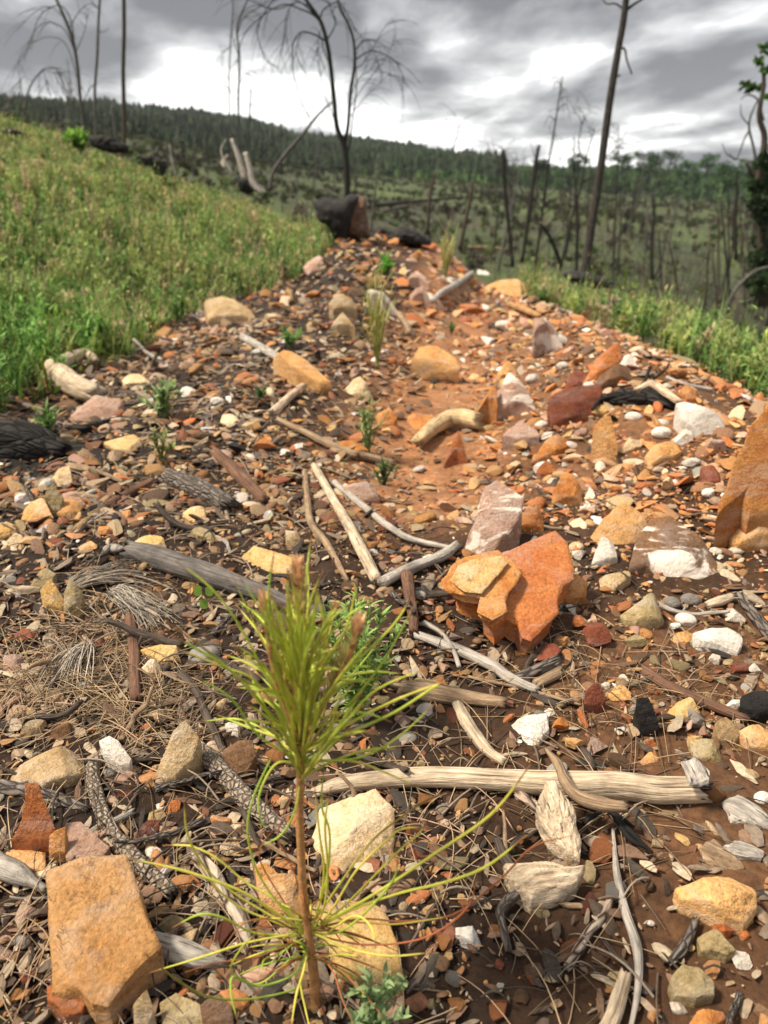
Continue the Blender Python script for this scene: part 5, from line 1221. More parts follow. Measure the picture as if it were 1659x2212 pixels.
# ------------------------------------------------------------------ the pine seedling
def seedling():
    g = np.random.default_rng(17); Y0 = .372
    base = gp(684, 2195); root = empty('pine_seedling', tuple(base), 'young pine seedling with long yellow green needles in the foreground', 'seedling'); org = base
    NM = attrmat('pine_needles', .6, trans=.30, bump=0, nscale=120.0, var=(.85, 1.15))
    BM = attrmat('seedling_bark', .7, bump=.6, nscale=500.0, var=(.7, 1.25), attr='none'); BM.node_tree.nodes['Attribute'].attribute_name = 'Col'
    SP = [(686, 2240), (680, 2130), (668, 2030), (655, 1930), (650, 1830), (647, 1740), (650, 1650), (652, 1560), (650, 1470), (648, 1380), (646, 1300)]
    Yc = lambda py: Y0+.03*(2200-py)/1000
    P = [atY(x, y, Yc(y)) for x, y in SP]
    def part(name, t, mat):
        v, f, t3, gr = t; k = .5+.5*np.sin(gr[:, 2:3]*900+2*noise3(gr*400)[:, None]); return link(name, mesh(name, v-org, [f, t3], {'Col': np.array([.50, .245, .095])*(.72+.28*k)}), mat, root)
    part('stem', tube(P, [.0042, .0038, .0030, .0028, .0027, .0026, .0026, .0024, .0022, .002, .0018], 16, True, 3, .10, 10), BM)
    YG, GR, YE, RD = np.array([.66, .68, .11]), np.array([.42, .60, .09]), np.array([.74, .66, .13]), np.array([.48, .16, .07])
    BR = np.array([.33, .16, .06])
    n_parts = [0]; rest = []
    def needle(pts, c0, c1, r=.00085, tipc=BR, seg=7, fwd=0.0):
        Q = []
        for k, q in enumerate(pts):
            Yy = Yc(q[1])+(q[2] if len(q) > 2 else 0)
            if len(q) == 2: Yy = Yc(pts[0][1])+fwd*k/(len(pts)-1)
            Q.append(atY(q[0], q[1], Yy))
        R = [r]*(len(Q)-1)+[r*.35]; v, f, t3, gr = tube(Q, R, 6, True, 0, 0, seg)
        t = gr[:, 2]/gr[:, 2].max(); t = t[:, None]; col = c0*(1-t)+c1*t; col = np.where(t > .93, tipc, col)
        if n_parts[0] < 100:
            n_parts[0] += 1; link('needle', mesh('needle', v-org, [f, t3], {'Col': col}), NM, root)
        else: rest.append((v, f, t3, col))
    L = [  # the long lower needles, as the photograph shows them
     ('655,2010 600,1975 520,1925 400,1882 272,1853', YG, YE, .0012, -.01), ('655,2018 580,1975 500,1925 440,1870 405,1800 397,1718', YG, YE*.8, .0009, .01),
     ('650,2022 590,2020 540,2012 480,1982 430,1976 372,2004', YG, GR, .0010, -.02), ('650,2016 590,2025 520,2040 440,2066 324,2101', YE, YG, .0010, -.03),
     ('648,2135 580,2152 510,2160 440,2150 380,2115 310,2058', GR, BR, .0010, -.05), ('655,2005 600,1950 555,1880 535,1800 545,1730 575,1660 602,1610', YG, GR, .0009, .01),
     ('652,1995 590,1940 530,1905 470,1855 420,1830 395,1826 350,1826', YG, YE, .0009, .02), ('655,2015 590,1990 520,1960 465,1915 415,1845', YG, YE, .0009, 0),
     ('672,2005 760,1960 850,1905 930,1850 1060,1760 1146,1652', YG, YE*.9, .0012, -.02), ('672,2012 760,1965 860,1930 960,1906 1050,1872 1140,1803', YE, YG, .0012, -.02),
     ('680,2004 780,1985 870,1990 980,1975 1080,1900 1150,1830 1235,1805', RD, RD*.8, .0008, -.02), ('680,2020 780,2040 880,2035 950,2010 1010,1960 1030,1900', RD*.9, RD, .0008, -.04),
     ('680,2010 740,1992 810,1995 870,1995 1000,1975', RD, YG, .0008, -.01), ('675,2015 760,2050 840,2065 930,2058', YE, YE*.8, .0010, -.04),
     ('672,2000 730,1915 800,1820 860,1770 920,1730 970,1710', YG, BR, .0009, .01), ('676,1995 705,1900 712,1800 695,1740 700,1650', YG, GR, .0010, .01),
     ('675,2010 740,1960 820,1880 870,1830 905,1800 930,1762', YG, YE, .0009, .03), ('678,2015 720,1960 770,1880 830,1820 870,1790 935,1790', YE, YE, .0009, 0),
     ('680,2020 740,2010 800,1960 850,1900 860,1850', YG, GR, .0010, -.02), ('690,2030 760,1980 800,2000 812,2050', YE, YG, .0009, -.04),
     ('670,2030 640,2100 560,2130 505,2110 500,2150 515,2212', GR, GR, .0010, -.05), ('665,2050 655,2100 640,2150 628,2225', YE, YE, .0011, -.05),
     ('690,2060 720,2100 740,2160 770,2225', RD, BR, .0008, -.05), ('690,2060 740,2100 790,2150 829,2200', RD*.8, RD, .0008, -.04), ('668,2050 650,2120 660,2180 670,2225', YG, YE, .0009, -.04),
     ('640,2060 560,2125 500,2100 520,2050 560,2010', GR, YG, .0008, -.03), ('655,2030 600,2060 570,2075 565,2110', RD, GR, .0008, -.04), ('600,2040 0,0', 0, 0, 0, 0),
     ('665,2000 640,1900 620,1850 600,1800 640,1700', BR, RD, .0006, .02), ('672,2010 690,1950 700,1880 690,1800 680,1700', YG, YE, .0010, -.01),
     ('675,2010 700,1960 708,1880 702,1780 715,1700', YE, YG, .0010, -.02), ('650,2020 600,1990 560,1985 520,2000 480,2050', RD, BR, .0007, -.02),
     ('645,2020 620,1960 560,1850 600,1780', BR, RD, .0006, .01), ('370,2030 0,0', 0, 0, 0, 0), ('655,2025 560,2065 470,2080 400,2100', BR, RD, .0007, -.03),
     ('645,1650 600,1648 570,1690 558,1740 575,1800', YG, GR, .0009, -.02), ('652,1655 700,1645 770,1646 840,1672 900,1700', YG, YE, .0008, -.01), ('650,1660 640,1740 610,1800 560,1830', YG, GR, .0008, -.02),
     ('655,1640 600,1560 520,1470 440,1400 355,1340', GR, BR, .0010, -.01), ('645,1630 570,1530 500,1450 430,1405 370,1372', YG, GR, .0010, -.02), ('640,1590 580,1470 510,1340 450,1265 376,1210', GR, YG, .0009, 0),
     ('645,1600 600,1450 560,1370 500,1240', YG, YG, .0007, .01), ('655,1630 760,1560 860,1510 965,1470', YG, YE, .0010, -.01), ('655,1640 740,1590 850,1540 945,1480 965,1478', GR, YG, .0010, -.02),
     ('655,1600 720,1480 800,1400 850,1350 890,1290', GR, YG, .0010, .01), ('655,1600 700,1450 750,1350 772,1250', GR, YE, .0009, .02), ('655,1580 700,1400 690,1300 672,1240', YG, YE, .0009, 0),
     ('650,1640 720,1560 820,1440 900,1300', YG, GR, .0009, .01), ('648,1620 560,1480 480,1440 380,1400', GR, YE, .0009, -.01), ('648,1640 560,1590 500,1510 420,1460', GR, GR, .0009, -.01),
     ('650,1600 600,1450 580,1300 592,1190', GR, GR, .0009, .0), ('655,1640 760,1640 850,1600 940,1520', GR, YG, .0009, -.02), ('655,1650 700,1620 800,1500 930,1440', GR, YG, .0010, -.02)]
    for pts, c0, c1, r, fw in L:
        if r: needle(X(pts), c0, c1, r*.80, fwd=fw)
    # the crown: needles fan up and out of the upper stem
    for k in range(165):
        sy = g.uniform(1440, 1690); sx = 650+g.normal(0, 3); a = g.normal(0, .34)
        if g.random() < .06: a = g.choice([-1, 1])*g.uniform(.9, 1.4)
        Ln = g.uniform(130, 290)*(1-.2*abs(a)); bend = g.normal(0, .15)+a*.12; pts = []
        f = g.uniform(-.07, .07)
        for q in range(5):
            t = q/4; aa = a+bend*t*t; pts.append((sx+math.sin(aa)*Ln*t, sy-math.cos(aa)*Ln*t, f*t))
        c = GR*g.uniform(.7, 1.3)+(YG-GR)*g.uniform(0, .9); needle(pts, (YE*.5+YG*.5)*g.uniform(.7, 1.0), c, g.uniform(.0006, .0009), seg=4)
    for k in range(40):      # short drooping ones around the bare stem
        sy = g.uniform(1960, 2080); a = g.uniform(-1, 1); Ln = g.uniform(60, 190); pts = [(672+math.sin(a*2.2)*Ln*t, sy-math.cos(a*2.2)*Ln*t*.6+40*t*t, g.uniform(-.03, .03)*t) for t in (0, .35, .7, 1)]
        c = [YG, YE, BR, RD, GR][g.integers(0, 5)]; needle(pts, c*.8, c, .0006, seg=4)
    if rest:
        V, F, T, Cc = join(rest); o = link('needles', mesh('needles', V-org, [F, T], {'Col': Cc}), NM, root); o['kind'] = 'stuff'
    # side shoots and the candle buds
    PB = attrmat('bud_scales', .55, trans=.15, bump=0, nscale=200.0)
    for pts, hgt, w in (('650,1380 646,1320 645,1258', 48, 17), ('645,1600 600,1480 580,1380 575,1325', 34, 13), ('660,1600 720,1480 758,1410 772,1370', 34, 14), ('648,1560 638,1520 636,1490', 34, 14)):
        q = X(pts); Q = [atY(x, y, Yc(y)-.004) for x, y in q]; sh = part('shoot', tube(Q, [.0018]*(len(Q)-1)+[.0013], 10, True, 5, .1, 6), BM)
        e = Q[-1]; d = e-Q[-2]; d /= np.linalg.norm(d); s = pscale(e); n = 110; t = g.random(n); a = g.uniform(0, 6.28, n)
        u = np.cross(d, [0, 1, 0]); u /= np.linalg.norm(u); w2 = np.cross(d, u)
        rad = w*s*.34*(1-t*.55); B = e+d*(t*hgt*s-.3*hgt*s)[:, None]+(u*np.cos(a)[:, None]+w2*np.sin(a)[:, None])*rad[:, None]
        cb = np.array([.62, .27, .08])*(1-t[:, None])+np.array([.85, .42, .18])*t[:, None]
        azb = np.arctan2((u[1]*np.cos(a)+w2[1]*np.sin(a)), (u[0]*np.cos(a)+w2[0]*np.sin(a)))
        V, F, cc = blades(B, np.full(n, .0060)+.0040*t, np.full(n, .0019), azb, np.full(n, .30)+g.uniform(0, .45, n)*(1.2-t), np.full(n, -.1), cb, np.array([1.0, .74, .46])[None]*np.ones((n, 1))*(.6+.4*t[:, None]))
        link('bud', mesh('bud', V-org, F, {'Col': cc}), PB, root)
        v, f, t3, gr = tube([e-d*.35*hgt*s, e+d*.15*hgt*s, e+d*.75*hgt*s], [w*s*.34, w*s*.26, w*s*.06], 10, True, 3, .15, 6); tt = gr[:, 2:3]/gr[:, 2].max()
        link('bud_core', mesh('bud_core', v-org, [f, t3], {'Col': np.array([.75, .32, .09])*(1-tt)+np.array([1.0, .66, .36])*tt}), PB, root)
        # stubby new needles under the bud
        n = 90; t = .35+.65*g.random(n); B = Q[0]*(1-t[:, None])+e*t[:, None]; az = g.uniform(0, 6.28, n)
        cb = np.array([.44, .36, .09])[None]*g.uniform(.7, 1.3, (n, 1)); V, F, cc = blades(B, g.uniform(.009, .016, n), np.full(n, .0017), az, g.uniform(.35, .8, n), np.full(n, -.2), cb, np.array([[.75, .62, .30]])*np.ones((n, 1)))
        link('new_needles', mesh('new_needles', V-org, F, {'Col': cc}), NM, root)['kind'] = 'stuff'
seedling()

# ------------------------------------------------------------------ burnt wood and snags on the crest
def at_ground(px, py):
    return gp(px, py)
def upright(name, mat, pts, Y, thick, label, cat, seed=0, group=None, rough=.06, wood=False):
    V, F, loc = lump(X(pts), Y, thick, seed, rough=rough)
    at = {'gr': V[:, [0, 1, 2]]*np.array([.12, .12, .12])} if wood else None
    o = link(name, mesh(name, V, F, at), mat, loc=loc); tag(o, label, cat, group); return o
def crest_things():
    b = gp(745, 516); Y = b[1]
    r = empty('burnt_stump', tuple(b), 'big charred stump with a brown broken side where the path meets the crest', 'stump'); org = np.array(b)
    V, F, loc = lump(X('680,436 700,428 735,430 760,418 775,424 768,470 758,500 750,522 722,518 708,490 684,474'), Y, .34, 3, rough=.07)
    link('charred_side', mesh('charred_side', V, F), rockmat('char'), r, tuple(np.array(loc)-org))
    V, F, loc = lump(X('748,424 775,420 792,426 793,470 800,512 780,524 745,520 742,480'), Y+.05, .30, 5, rough=.10)
    link('brown_side', mesh('brown_side', V, F), rockmat('stumpwood'), r, tuple(np.array(loc)-org))
    Y = min(gp(885, 530)[1], 7.0)
    upright('charred_log', rockmat('char'), '845,500 868,488 895,494 915,508 934,520 932,532 900,530 870,524 838,514', Y, .3, 'charred lump of log right of the big stump at the head of the path', 'log', 7, rough=.2)
    upright('charred_log', rockmat('char'), '800,498 822,492 850,500 850,514 812,510', Y+.3, .2, 'small charred piece between the big stump and the charred lump', 'log', 8, rough=.2)
    Y = min(gp(240, 330)[1], 8.6)
    for pts, lab, s in (('192,293 215,292 250,300 280,316 286,328 262,332 225,326 200,318', 'long charred log lying on the left crest under the black pole', 2),
                        ('305,336 330,334 358,348 362,362 340,366 312,356', 'charred chunk in the grass right of the long charred log', 3),
                        ('330,356 350,350 358,364 352,380 334,376', 'small charred stub below the charred chunk in the left grass', 4),
                        ('2,282 20,276 48,284 52,298 30,312 8,300', 'charred stump at the far left of the crest', 5)):
        upright('charred_log', rockmat('char'), pts, Y if s < 5 else Y-.3, .25, lab, 'log', s, rough=.2)
    Y = min(gp(1262, 600)[1], 6.2)
    upright('charred_log', rockmat('char'), '1214,592 1235,584 1270,588 1310,600 1326,612 1315,622 1280,622 1235,612', Y, .25, 'charred log lying at the foot of the tall leaning snag', 'log', 12, rough=.1)
    Y = min(gp(1328, 690)[1], 4.2)
    upright('charred_stump', rockmat('char'), '1306,660 1318,645 1340,645 1352,660 1348,680 1332,694 1312,690', Y, .16, 'round charred stump on the right slope in the weeds', 'stump', 13, rough=.1)
    # root flare of a pulled stump in the middle distance
    Y = min(gp(535, 412)[1], 9.5); b = atY(535, 415, Y); r = empty('pulled_stump', tuple(b), 'grey weathered stump with splayed roots beyond the left grass', 'stump'); org = np.array(b)
    V, F, loc = lump(X('505,388 520,382 545,392 560,410 540,420 515,412'), Y, .3, 21, rough=.15); link('charred_base', mesh('charred_base', V, F), rockmat('char'), r, tuple(np.array(loc)-org))
    for pts, rr in (('530,330 538,360 545,395 565,418', [5, 6, 8, 5]), ('492,335 482,350 486,362', [2, 5, 3]), ('500,300 515,340 530,390', [3, 6, 8]), ('540,395 560,405 572,416', [8, 6, 3]), ('488,300 478,330 505,380', [1, 2, 3])):
        Q = [atY(x, y, Y-.05*k) for k, (x, y) in enumerate(X(pts))]; R = np.array(rr)*pscale(Q[0])
        v, f, t, g = tube(np.array(Q)-org, R, 9, True, 3, .2, 5); link('root', mesh('root', v, [f, t], {'gr': g}), woodmat('silver'), r)
PAL['stumpwood'] = ((.17, .095, .055), (.10, .055, .035), (.04, .025, .018))
crest_things()
def limb_tree(name, label, segs, Yb, mat, base=None, twigs=0, group=None, cat='dead tree', seed=0, twigmat=None):
    """tree from limbs in pixels standing at depth Yb: first limb is the trunk"""
    g = np.random.default_rng(seed+40)
    r = None
    for i, (pts, r0, r1) in enumerate(segs):
        q = X(pts); dy = g.uniform(-.12, .12)*Yb*.25 if i else 0
        Q = np.array([atY(x, y, Yb+dy*k/max(1, len(q)-1)) for k, (x, y) in enumerate(q)]); s = pscale(Q[0])
        if r is None:
            org = Q[0].copy(); r = empty(name, tuple(org), label, cat, group)
        R = np.linspace(r0, r1, len(Q))*s*(.68 if i else .85)
        v, f, t, gr = tube(Q-org, R, 10 if i == 0 else 6, True, i, .08 if i == 0 else .03, 6)
        link('trunk' if i == 0 else 'branch', mesh('trunk', v, [f, t], {'gr': gr}), woodmat(mat), r)
    if twigs:
        Ps, Fs, Gs, off = [], [], [], 0
        tw = []
        for i, (pts, r0, r1) in enumerate(segs[1:]):
            q = np.array(X(pts)); 
            for k in range(twigs):
                u = g.uniform(.25, 1)*(len(q)-1); j = min(int(u), len(q)-2); p = q[j]*(1-(u-j))+q[j+1]*(u-j); d = q[j+1]-q[j]; d /= np.linalg.norm(d)+1e-6
                Ln = g.uniform(22, 80); a = g.choice([-1, 1])*g.uniform(.2, .8); d2 = np.array([d[0]*math.cos(a)-d[1]*math.sin(a), d[0]*math.sin(a)+d[1]*math.cos(a)])
                q2 = [p+d2*Ln*t+np.array([0, 34*t*t]) for t in (0, .35, .7, 1)]; yy = Yb+g.normal(0, .05)*Yb*.2
                Q = np.array([atY(x, y, yy) for x, y in q2]); s = pscale(Q[0]); tw.append(tube(Q-org, np.array([.55, .42, .32, .2])*s, 4, False, 0, 0, 2))
        V, F, T, G = join(tw); o = link('twigs', mesh('twigs', V, [F], {'gr': G}), woodmat(twigmat or mat), r); o['kind'] = 'stuff'
    return r
def snags():
    Y = 6.8
    limb_tree('leaning_snag', 'tall leaning snag with peeled upper trunk, highest on the right', [('1262,600 1276,500 1292,400 1306,300 1320,200 1335,110 1350,20 1362,-120', 11.5, 6.5),
        ('1347,20 1330,8 1310,8 1300,-6', 4, 2), ('1350,25 1368,10 1390,-5 1400,-30', 5, 3), ('1338,100 1350,108 1354,130 1365,160', 4.5, 2.5), ('1330,165 1340,163', 4, 2.5)], Y, 'snagwood', seed=1)
    Y = 9.2
    limb_tree('burnt_pole', 'straight black burnt pole trunk rising from the left crest', [('268,330 268,250 266,150 268,60 266,-120', 5.5, 4.5)], Y, 'dark', seed=2)
    limb_tree('thin_pole', 'slender grey dead trunk left of the black burnt pole', [('208,315 206,240 205,190 210,120 213,40 220,-60', 4, 3), ('211,70 225,68 236,60', 1.5, .8), ('213,20 200,5 195,-10', 1.5, .8)], Y+3, 'pole', seed=3)
    limb_tree('drooping_tree', 'dead tree with drooping limbs bent left, at the upper left corner', [('182,300 178,250 172,200 168,150 158,90 140,40 118,-10', 5, 3.5),
        ('160,85 152,40 130,12 95,25 75,60 68,110', 2.5, .8), ('165,120 140,65 100,48 70,75 50,130', 2.2, .7), ('150,50 110,15 70,30 35,70', 1.6, .5), ('172,190 145,100 110,80 75,90 45,120 40,160', 1.8, .5),
        ('176,230 190,200 200,180', 1.5, .6), ('150,60 175,20 200,5', 1.8, .8), ('165,110 185,60 190,20', 1.4, .6)], Y+1.5, 'pole', twigs=5, seed=4)
    limb_tree('drooping_bush', 'faint dome of drooping dead twigs at the far left crest', [('52,240 60,200 75,170 95,150', 2.5, 1.5), ('75,170 95,148 120,150 145,175 160,210', 1.3, .5), ('80,165 105,145 140,160 165,200', 1.2, .5), ('95,152 100,180 110,215', 1.1, .5),
        ('70,175 50,165 40,190', 1, .4), ('95,150 120,160 135,200', 1, .4), ('85,160 85,190 92,220', 1, .4)], Y+6, 'pole', twigs=9, seed=5)
    limb_tree('broken_snag', 'short pale broken trunk just left of the black pole', [('252,310 248,270 243,228', 5, 3.5)], Y+2, 'pole', seed=6)
    # the main drooping tree behind the big stump
    Y = 8.5
    limb_tree('main_drooping_tree', 'dark double trunked dead tree with drooping limbs behind the big charred stump', [('751,440 750,400 748,350 742,310 728,275 722,220 716,160 708,100 694,50 672,15 640,-30', 8, 3.5),
        ('744,315 752,270 757,200 766,140 764,90 752,50 735,20 725,-30', 6, 3), ('748,345 757,300 764,240 770,190 768,120', 3, 1.5),
        ('700,60 680,35 650,20 610,10 560,40 525,80 510,140', 3, 1), ('705,90 680,75 650,70 632,100 635,160 650,220 670,255', 3, 1), ('695,50 650,5 600,-5 570,30 556,70 575,130 600,145', 2.6, 1),
        ('690,45 700,20 730,5 750,30 768,70', 2.6, 1.2), ('705,90 725,50 715,20 710,0', 2.2, 1), ('672,15 640,5 620,30 612,90 600,145', 2, .8), ('716,150 700,110 690,70 688,110 700,150', 1.8, .7),
        ('765,110 790,85 810,90', 2, .8), ('766,130 800,110 835,120 860,140 880,190', 2.4, .8), ('728,275 715,240 700,200 690,150 684,100', 2, .7), ('757,210 775,170 800,150 815,120', 1.6, .6),
        ('650,70 640,110 650,150', 1.4, .5), ('640,5 590,20 540,0 500,-20', 2, 1), ('766,150 790,130 830,60 850,40', 1.5, .5), ('757,230 790,180 830,130 855,80', 1.4, .5), ('752,260 780,220 810,190 840,160', 1.3, .5)], Y, 'snagwood2', twigs=9, seed=7)
    Y2 = 14
    limb_tree('pole_cluster', 'group of pale thin dead stems above the pulled stump', [('520,380 516,300 515,220 517,120 512,60 530,10 545,-20', 3.2, 2), ('505,370 497,280 495,180 498,90 503,20 500,-20', 2.6, 1.6), ('535,360 538,260 543,190', 3.2, 2.4),
        ('512,75 525,40 555,18 600,-10', 2, 1), ('515,120 500,60 520,30 550,20', 1.6, .8), ('497,180 480,140 485,100', 1.2, .5), ('517,220 490,190 470,180', 1.1, .5), ('510,200 530,160 560,150', 1.1, .5)], Y2, 'pole', twigs=5, seed=8)
    Y3 = 12
    limb_tree('pale_snag', 'pale dead trunk leaning right with a forked top, left of the main drooping tree', [('583,408 590,372 615,335 645,300 668,272 690,245 715,222', 5.5, 2.5), ('672,268 660,240 648,190', 1.6, .6), ('690,246 730,232', 1.2, .5)], Y3, 'pole', seed=9)
    for i, (pts, r0, r1, lab, mat) in enumerate([
        ('924,500 926,450 932,405 940,375', 5, 3, 'short dark burnt trunk with a blunt top in the centre of the clearing', 'dark'),
        ('994,535 1005,480 1016,430 1021,395', 5.5, 3, 'dark burnt stub leaning right, second from the big stump', 'dark'),
        ('1108,575 1098,480 1090,400 1087,325', 4.5, 4, 'faint brown burnt trunk standing left of the forked one', 'snagwood2'),
        ('1128,565 1140,480 1150,410 1158,350 1165,315', 4.5, 3.5, 'burnt trunk with a split top, right of the faint brown one', 'snagwood2'),
        ('1212,572 1200,540 1188,512 1172,488', 5, 3.5, 'short black trunk leaning left beside the tall snag', 'char'),
        ('1590,560 1588,480 1592,410 1590,390', 4.5, 3, 'dark thin trunk near the right edge above the pond', 'snagwood2'),
        ('1560,720 1580,640 1625,590 1665,575', 5, 3.5, 'pale bent branch arching at the right edge', 'pole'),
        ('800,505 806,450 812,400 816,370', 3.5, 2, 'thin grey trunk just right of the big charred stump', 'pole'),
        ('1410,600 1408,540 1412,470 1410,420', 4, 2.5, 'thin dark trunk right of the tall snag in the valley', 'snagwood2'),
        ('690,470 672,430 660,400', 2, 1.2, 'thin dead stem left of the big charred stump', 'pole'),
        ('355,385 362,350 352,322 340,290', 3, 1.5, 'thin crooked dead stem in the grass right of the charred logs', 'dark'),
        ('380,380 372,350 366,312', 3, 1.5, 'pale splintered stem near the crooked one', 'silver'),
        ('975,560 0,0', 0, 0, '', '')]):
        if not lab: continue
        q = X(pts); b = gp(q[0][0], min(q[0][1], 555 if q[0][0] < 1200 else 640)); 
        segs = [(pts, r0, r1)]
        if i in (0, 1, 2, 3): 
            e = q[-1]; segs += [(f'{q[-2][0]},{q[-2][1]} {e[0]-14},{e[1]+10} {e[0]-22},{e[1]-12}', 1.5, .6), (f'{q[1][0]},{q[1][1]} {q[1][0]+18},{q[1][1]-14} {q[1][0]+26},{q[1][1]-40}', 1.2, .5)]
        limb_tree('burnt_snag', lab, segs, min(b[1]+.2, 8+i) if i != 6 else min(gp(1560, 745)[1], 6), mat, seed=20+i)
    # bent arches of dead saplings in the clearing and twiggy tops
    for i, (pts, lab) in enumerate([('1130,420 1112,380 1090,352 1060,342 1035,352', 'thin dead sapling arched left in the clearing'),
                                    ('985,540 960,500 930,470 900,460', 'thin dead sapling bent toward the big stump'),
                                    ('1258,345 1250,310 1256,270 1250,250', 'wispy dead sapling left of the tall snag against the sky'),
                                    ('1300,350 1330,320 1345,322', 'wispy dead sapling right of the tall snag against the sky'),
                                    ('985,345 980,320 990,290', 'wispy dead sapling on the wooded skyline right of the centre')]):
        q = X(pts); segs = [(pts, 2.2, .8)]; g = np.random.default_rng(60+i)
        for k in range(6):
            p = q[g.integers(1, len(q))]; segs.append((f'{p[0]},{p[1]} {p[0]+g.uniform(-14,14)},{p[1]-g.uniform(10,25)} {p[0]+g.uniform(-26,26)},{p[1]-g.uniform(15,55)}', .8, .4))
        limb_tree('dead_sapling', lab, segs, 22+6*i, 'pole', twigs=2, seed=50+i)
    # fallen trunks lying in the clearing
    for i, (x0, y0, x1, y1, r, lab, mat) in enumerate([(790, 452, 1000, 432, 4.5, 'long grey fallen trunk in the clearing behind the big stump', 'snagwood2'), (800, 470, 925, 440, 4, 'dark fallen trunk crossing the long grey one', 'dark'),
                                                 (420, 352, 480, 340, 3.5, 'fallen branch in the clearing beyond the left grass', 'snagwood2'), (1010, 540, 1110, 548, 5, 'brushy fallen branch at the crest right of the path', 'weathered')]):
        a = gp(x0, y0); b = gp(x1, y1) if abs(gp(x1, y1)[1]-a[1]) < 6 else atY(x1, y1, a[1]+2); s = pscale(a)*r
        P = [a+[0, 0, s], (a+b)/2+[0, 0, s*1.5], b+[0, 0, s]]
        tag(tube_obj('fallen_log', [tube(P, [s, s*.8, s*.5], 9, True, i, .15, 7)], woodmat(mat), origin=a), lab, 'fallen trunk')
WP['snagwood'] = ((.09, .078, .068), (.02, .018, .016), (.012, .01, .009))
WP['snagwood2'] = ((.05, .042, .037), (.018, .016, .014), (.01, .009, .008))
snags()
# ------------------------------------------------------------------ bare burnt saplings across the valley
def valley_trees():
    g = np.random.default_rng(8)
    for k in range(11):      # taller dark trunks crowding the right edge
        px = g.uniform(1380, 1660); top = g.uniform(380, 520); Yb = g.uniform(11, 26); foot = g.uniform(640, 700)
        lean = g.normal(0, 12); s = [(f'{px},{foot} {px+lean*.4},{(foot+top)/2} {px+lean},{top}', g.uniform(2.5, 5), 1.2)]
        for j in range(4):
            u = g.uniform(.2, .8); bx = px+lean*u; by = foot+(top-foot)*u; d = g.choice([-1, 1]); s.append((f'{bx},{by} {bx+d*g.uniform(8, 16)},{by-g.uniform(8, 25)} {bx+d*g.uniform(14, 30)},{by-g.uniform(10, 60)}', 1.0, .4))
        limb_tree('burnt_tree', 'dark bare burnt tree in the crowded stand at the right edge', s, Yb, 'dark' if k % 2 else 'snagwood2', seed=300+k, group='burnt trees crowding the right edge')
    protos = []
    for k in range(9):
        g = np.random.default_rng(200+k); hgt = g.uniform(4.5, 8); lean = g.normal(0, .35); parts = []
        T = [np.array([lean*t*t+g.normal(0, .05), g.normal(0, .05), hgt*t]) for t in np.linspace(0, 1, 6)]; T[0][:2] = 0
        parts.append(tube(T, np.linspace(.075, .02, 6), 6, False, k, .1, 3))
        if k % 4 != 3:
            for j in range(16):
                u = g.uniform(.30, 1); b = T[0]*0+np.array([np.interp(u, np.linspace(0, 1, 6), [q[i] for q in T]) for i in range(3)]); a = g.uniform(0, 6.28); L = g.uniform(.6, 1.8)*(1.3-u)
                e1 = b+np.array([math.cos(a)*L*.6, math.sin(a)*L*.6, L*.35]); e2 = b+np.array([math.cos(a)*L, math.sin(a)*L, L*(.25-.7*(k % 2))])
                parts.append(tube([b, e1, e2], [.020, .013, .006], 4, False, j, 0, 3))
                for q in range(3):
                    c = e1+g.normal(0, .1, 3); parts.append(tube([c, c+g.normal(0, .3, 3)+[0, 0, .2-.4*(k % 2)]], [.009, .004], 3, False, 0, 0, 2))
        V, F, T3, G = join(parts); me = mesh('burnt_sapling', V, [F], {'gr': G*.1}); me.materials.append(woodmat(['snagwood2', 'pole', 'snagwood2'][k % 3])); protos.append(me)
    g = np.random.default_rng(77); n = 0
    while n < 115:
        az = g.choice([g.uniform(-.42, .0), g.uniform(-.1, .30), g.uniform(.12, .52)], p=[.10, .20, .70]); r = g.uniform(15, 75) if az > 0 else g.uniform(24, 95)
        x, y = math.sin(az)*r, math.cos(az)*r; o = bpy.data.objects.new('burnt_sapling', protos[int(g.integers(0, 9))]); C.objects.link(o)
        o.location = (x, y, float(H(x, y))-.05); s = g.uniform(.28, .62); o.scale = (s, s, s*g.uniform(.6, 1.0)); o.rotation_euler = (g.normal(0, .06), g.normal(0, .06), g.uniform(0, 6.28))
        tag(o, 'thin bare burnt sapling standing in the valley beyond the crest', 'dead tree', 'bare burnt saplings in the valley'); n += 1
valley_trees()
# ------------------------------------------------------------------ green trees: the right edge tree, shrubs in the valley, the wooded ridges
def leafy(P, s, n, g, col, leafsize, flat=.8):
    """leaf faces spread in clumps round the points P with radius s"""
    k = g.integers(0, len(P), n); d = g.normal(size=(n, 3)); d /= np.linalg.norm(d, axis=1)[:, None]; rad = g.random(n)**.45
    B = P[k]+d*(s[k]*rad)[:, None]*np.array([1, 1, flat]); a = g.uniform(0, 6.28, n); u = np.stack([np.cos(a), np.sin(a), g.normal(0, .5, n)], -1); w = np.cross(u, g.normal(size=(n, 3))); w /= np.linalg.norm(w, axis=1)[:, None]+1e-9
    ls = leafsize*g.uniform(.6, 1.4, n)[:, None]; V = np.stack([B, B+u*ls*.5+w*ls*.35, B+u*ls, B+u*ls*.5-w*ls*.35], 1).reshape(-1, 3)
    F = np.arange(n*4).reshape(-1, 4); c = col[None]*(g.uniform(.55, 1.5, n)*(.8+.5*np.take(g.random(len(P)), k)))[:, None]; return V, F, np.repeat(c, 4, 0)
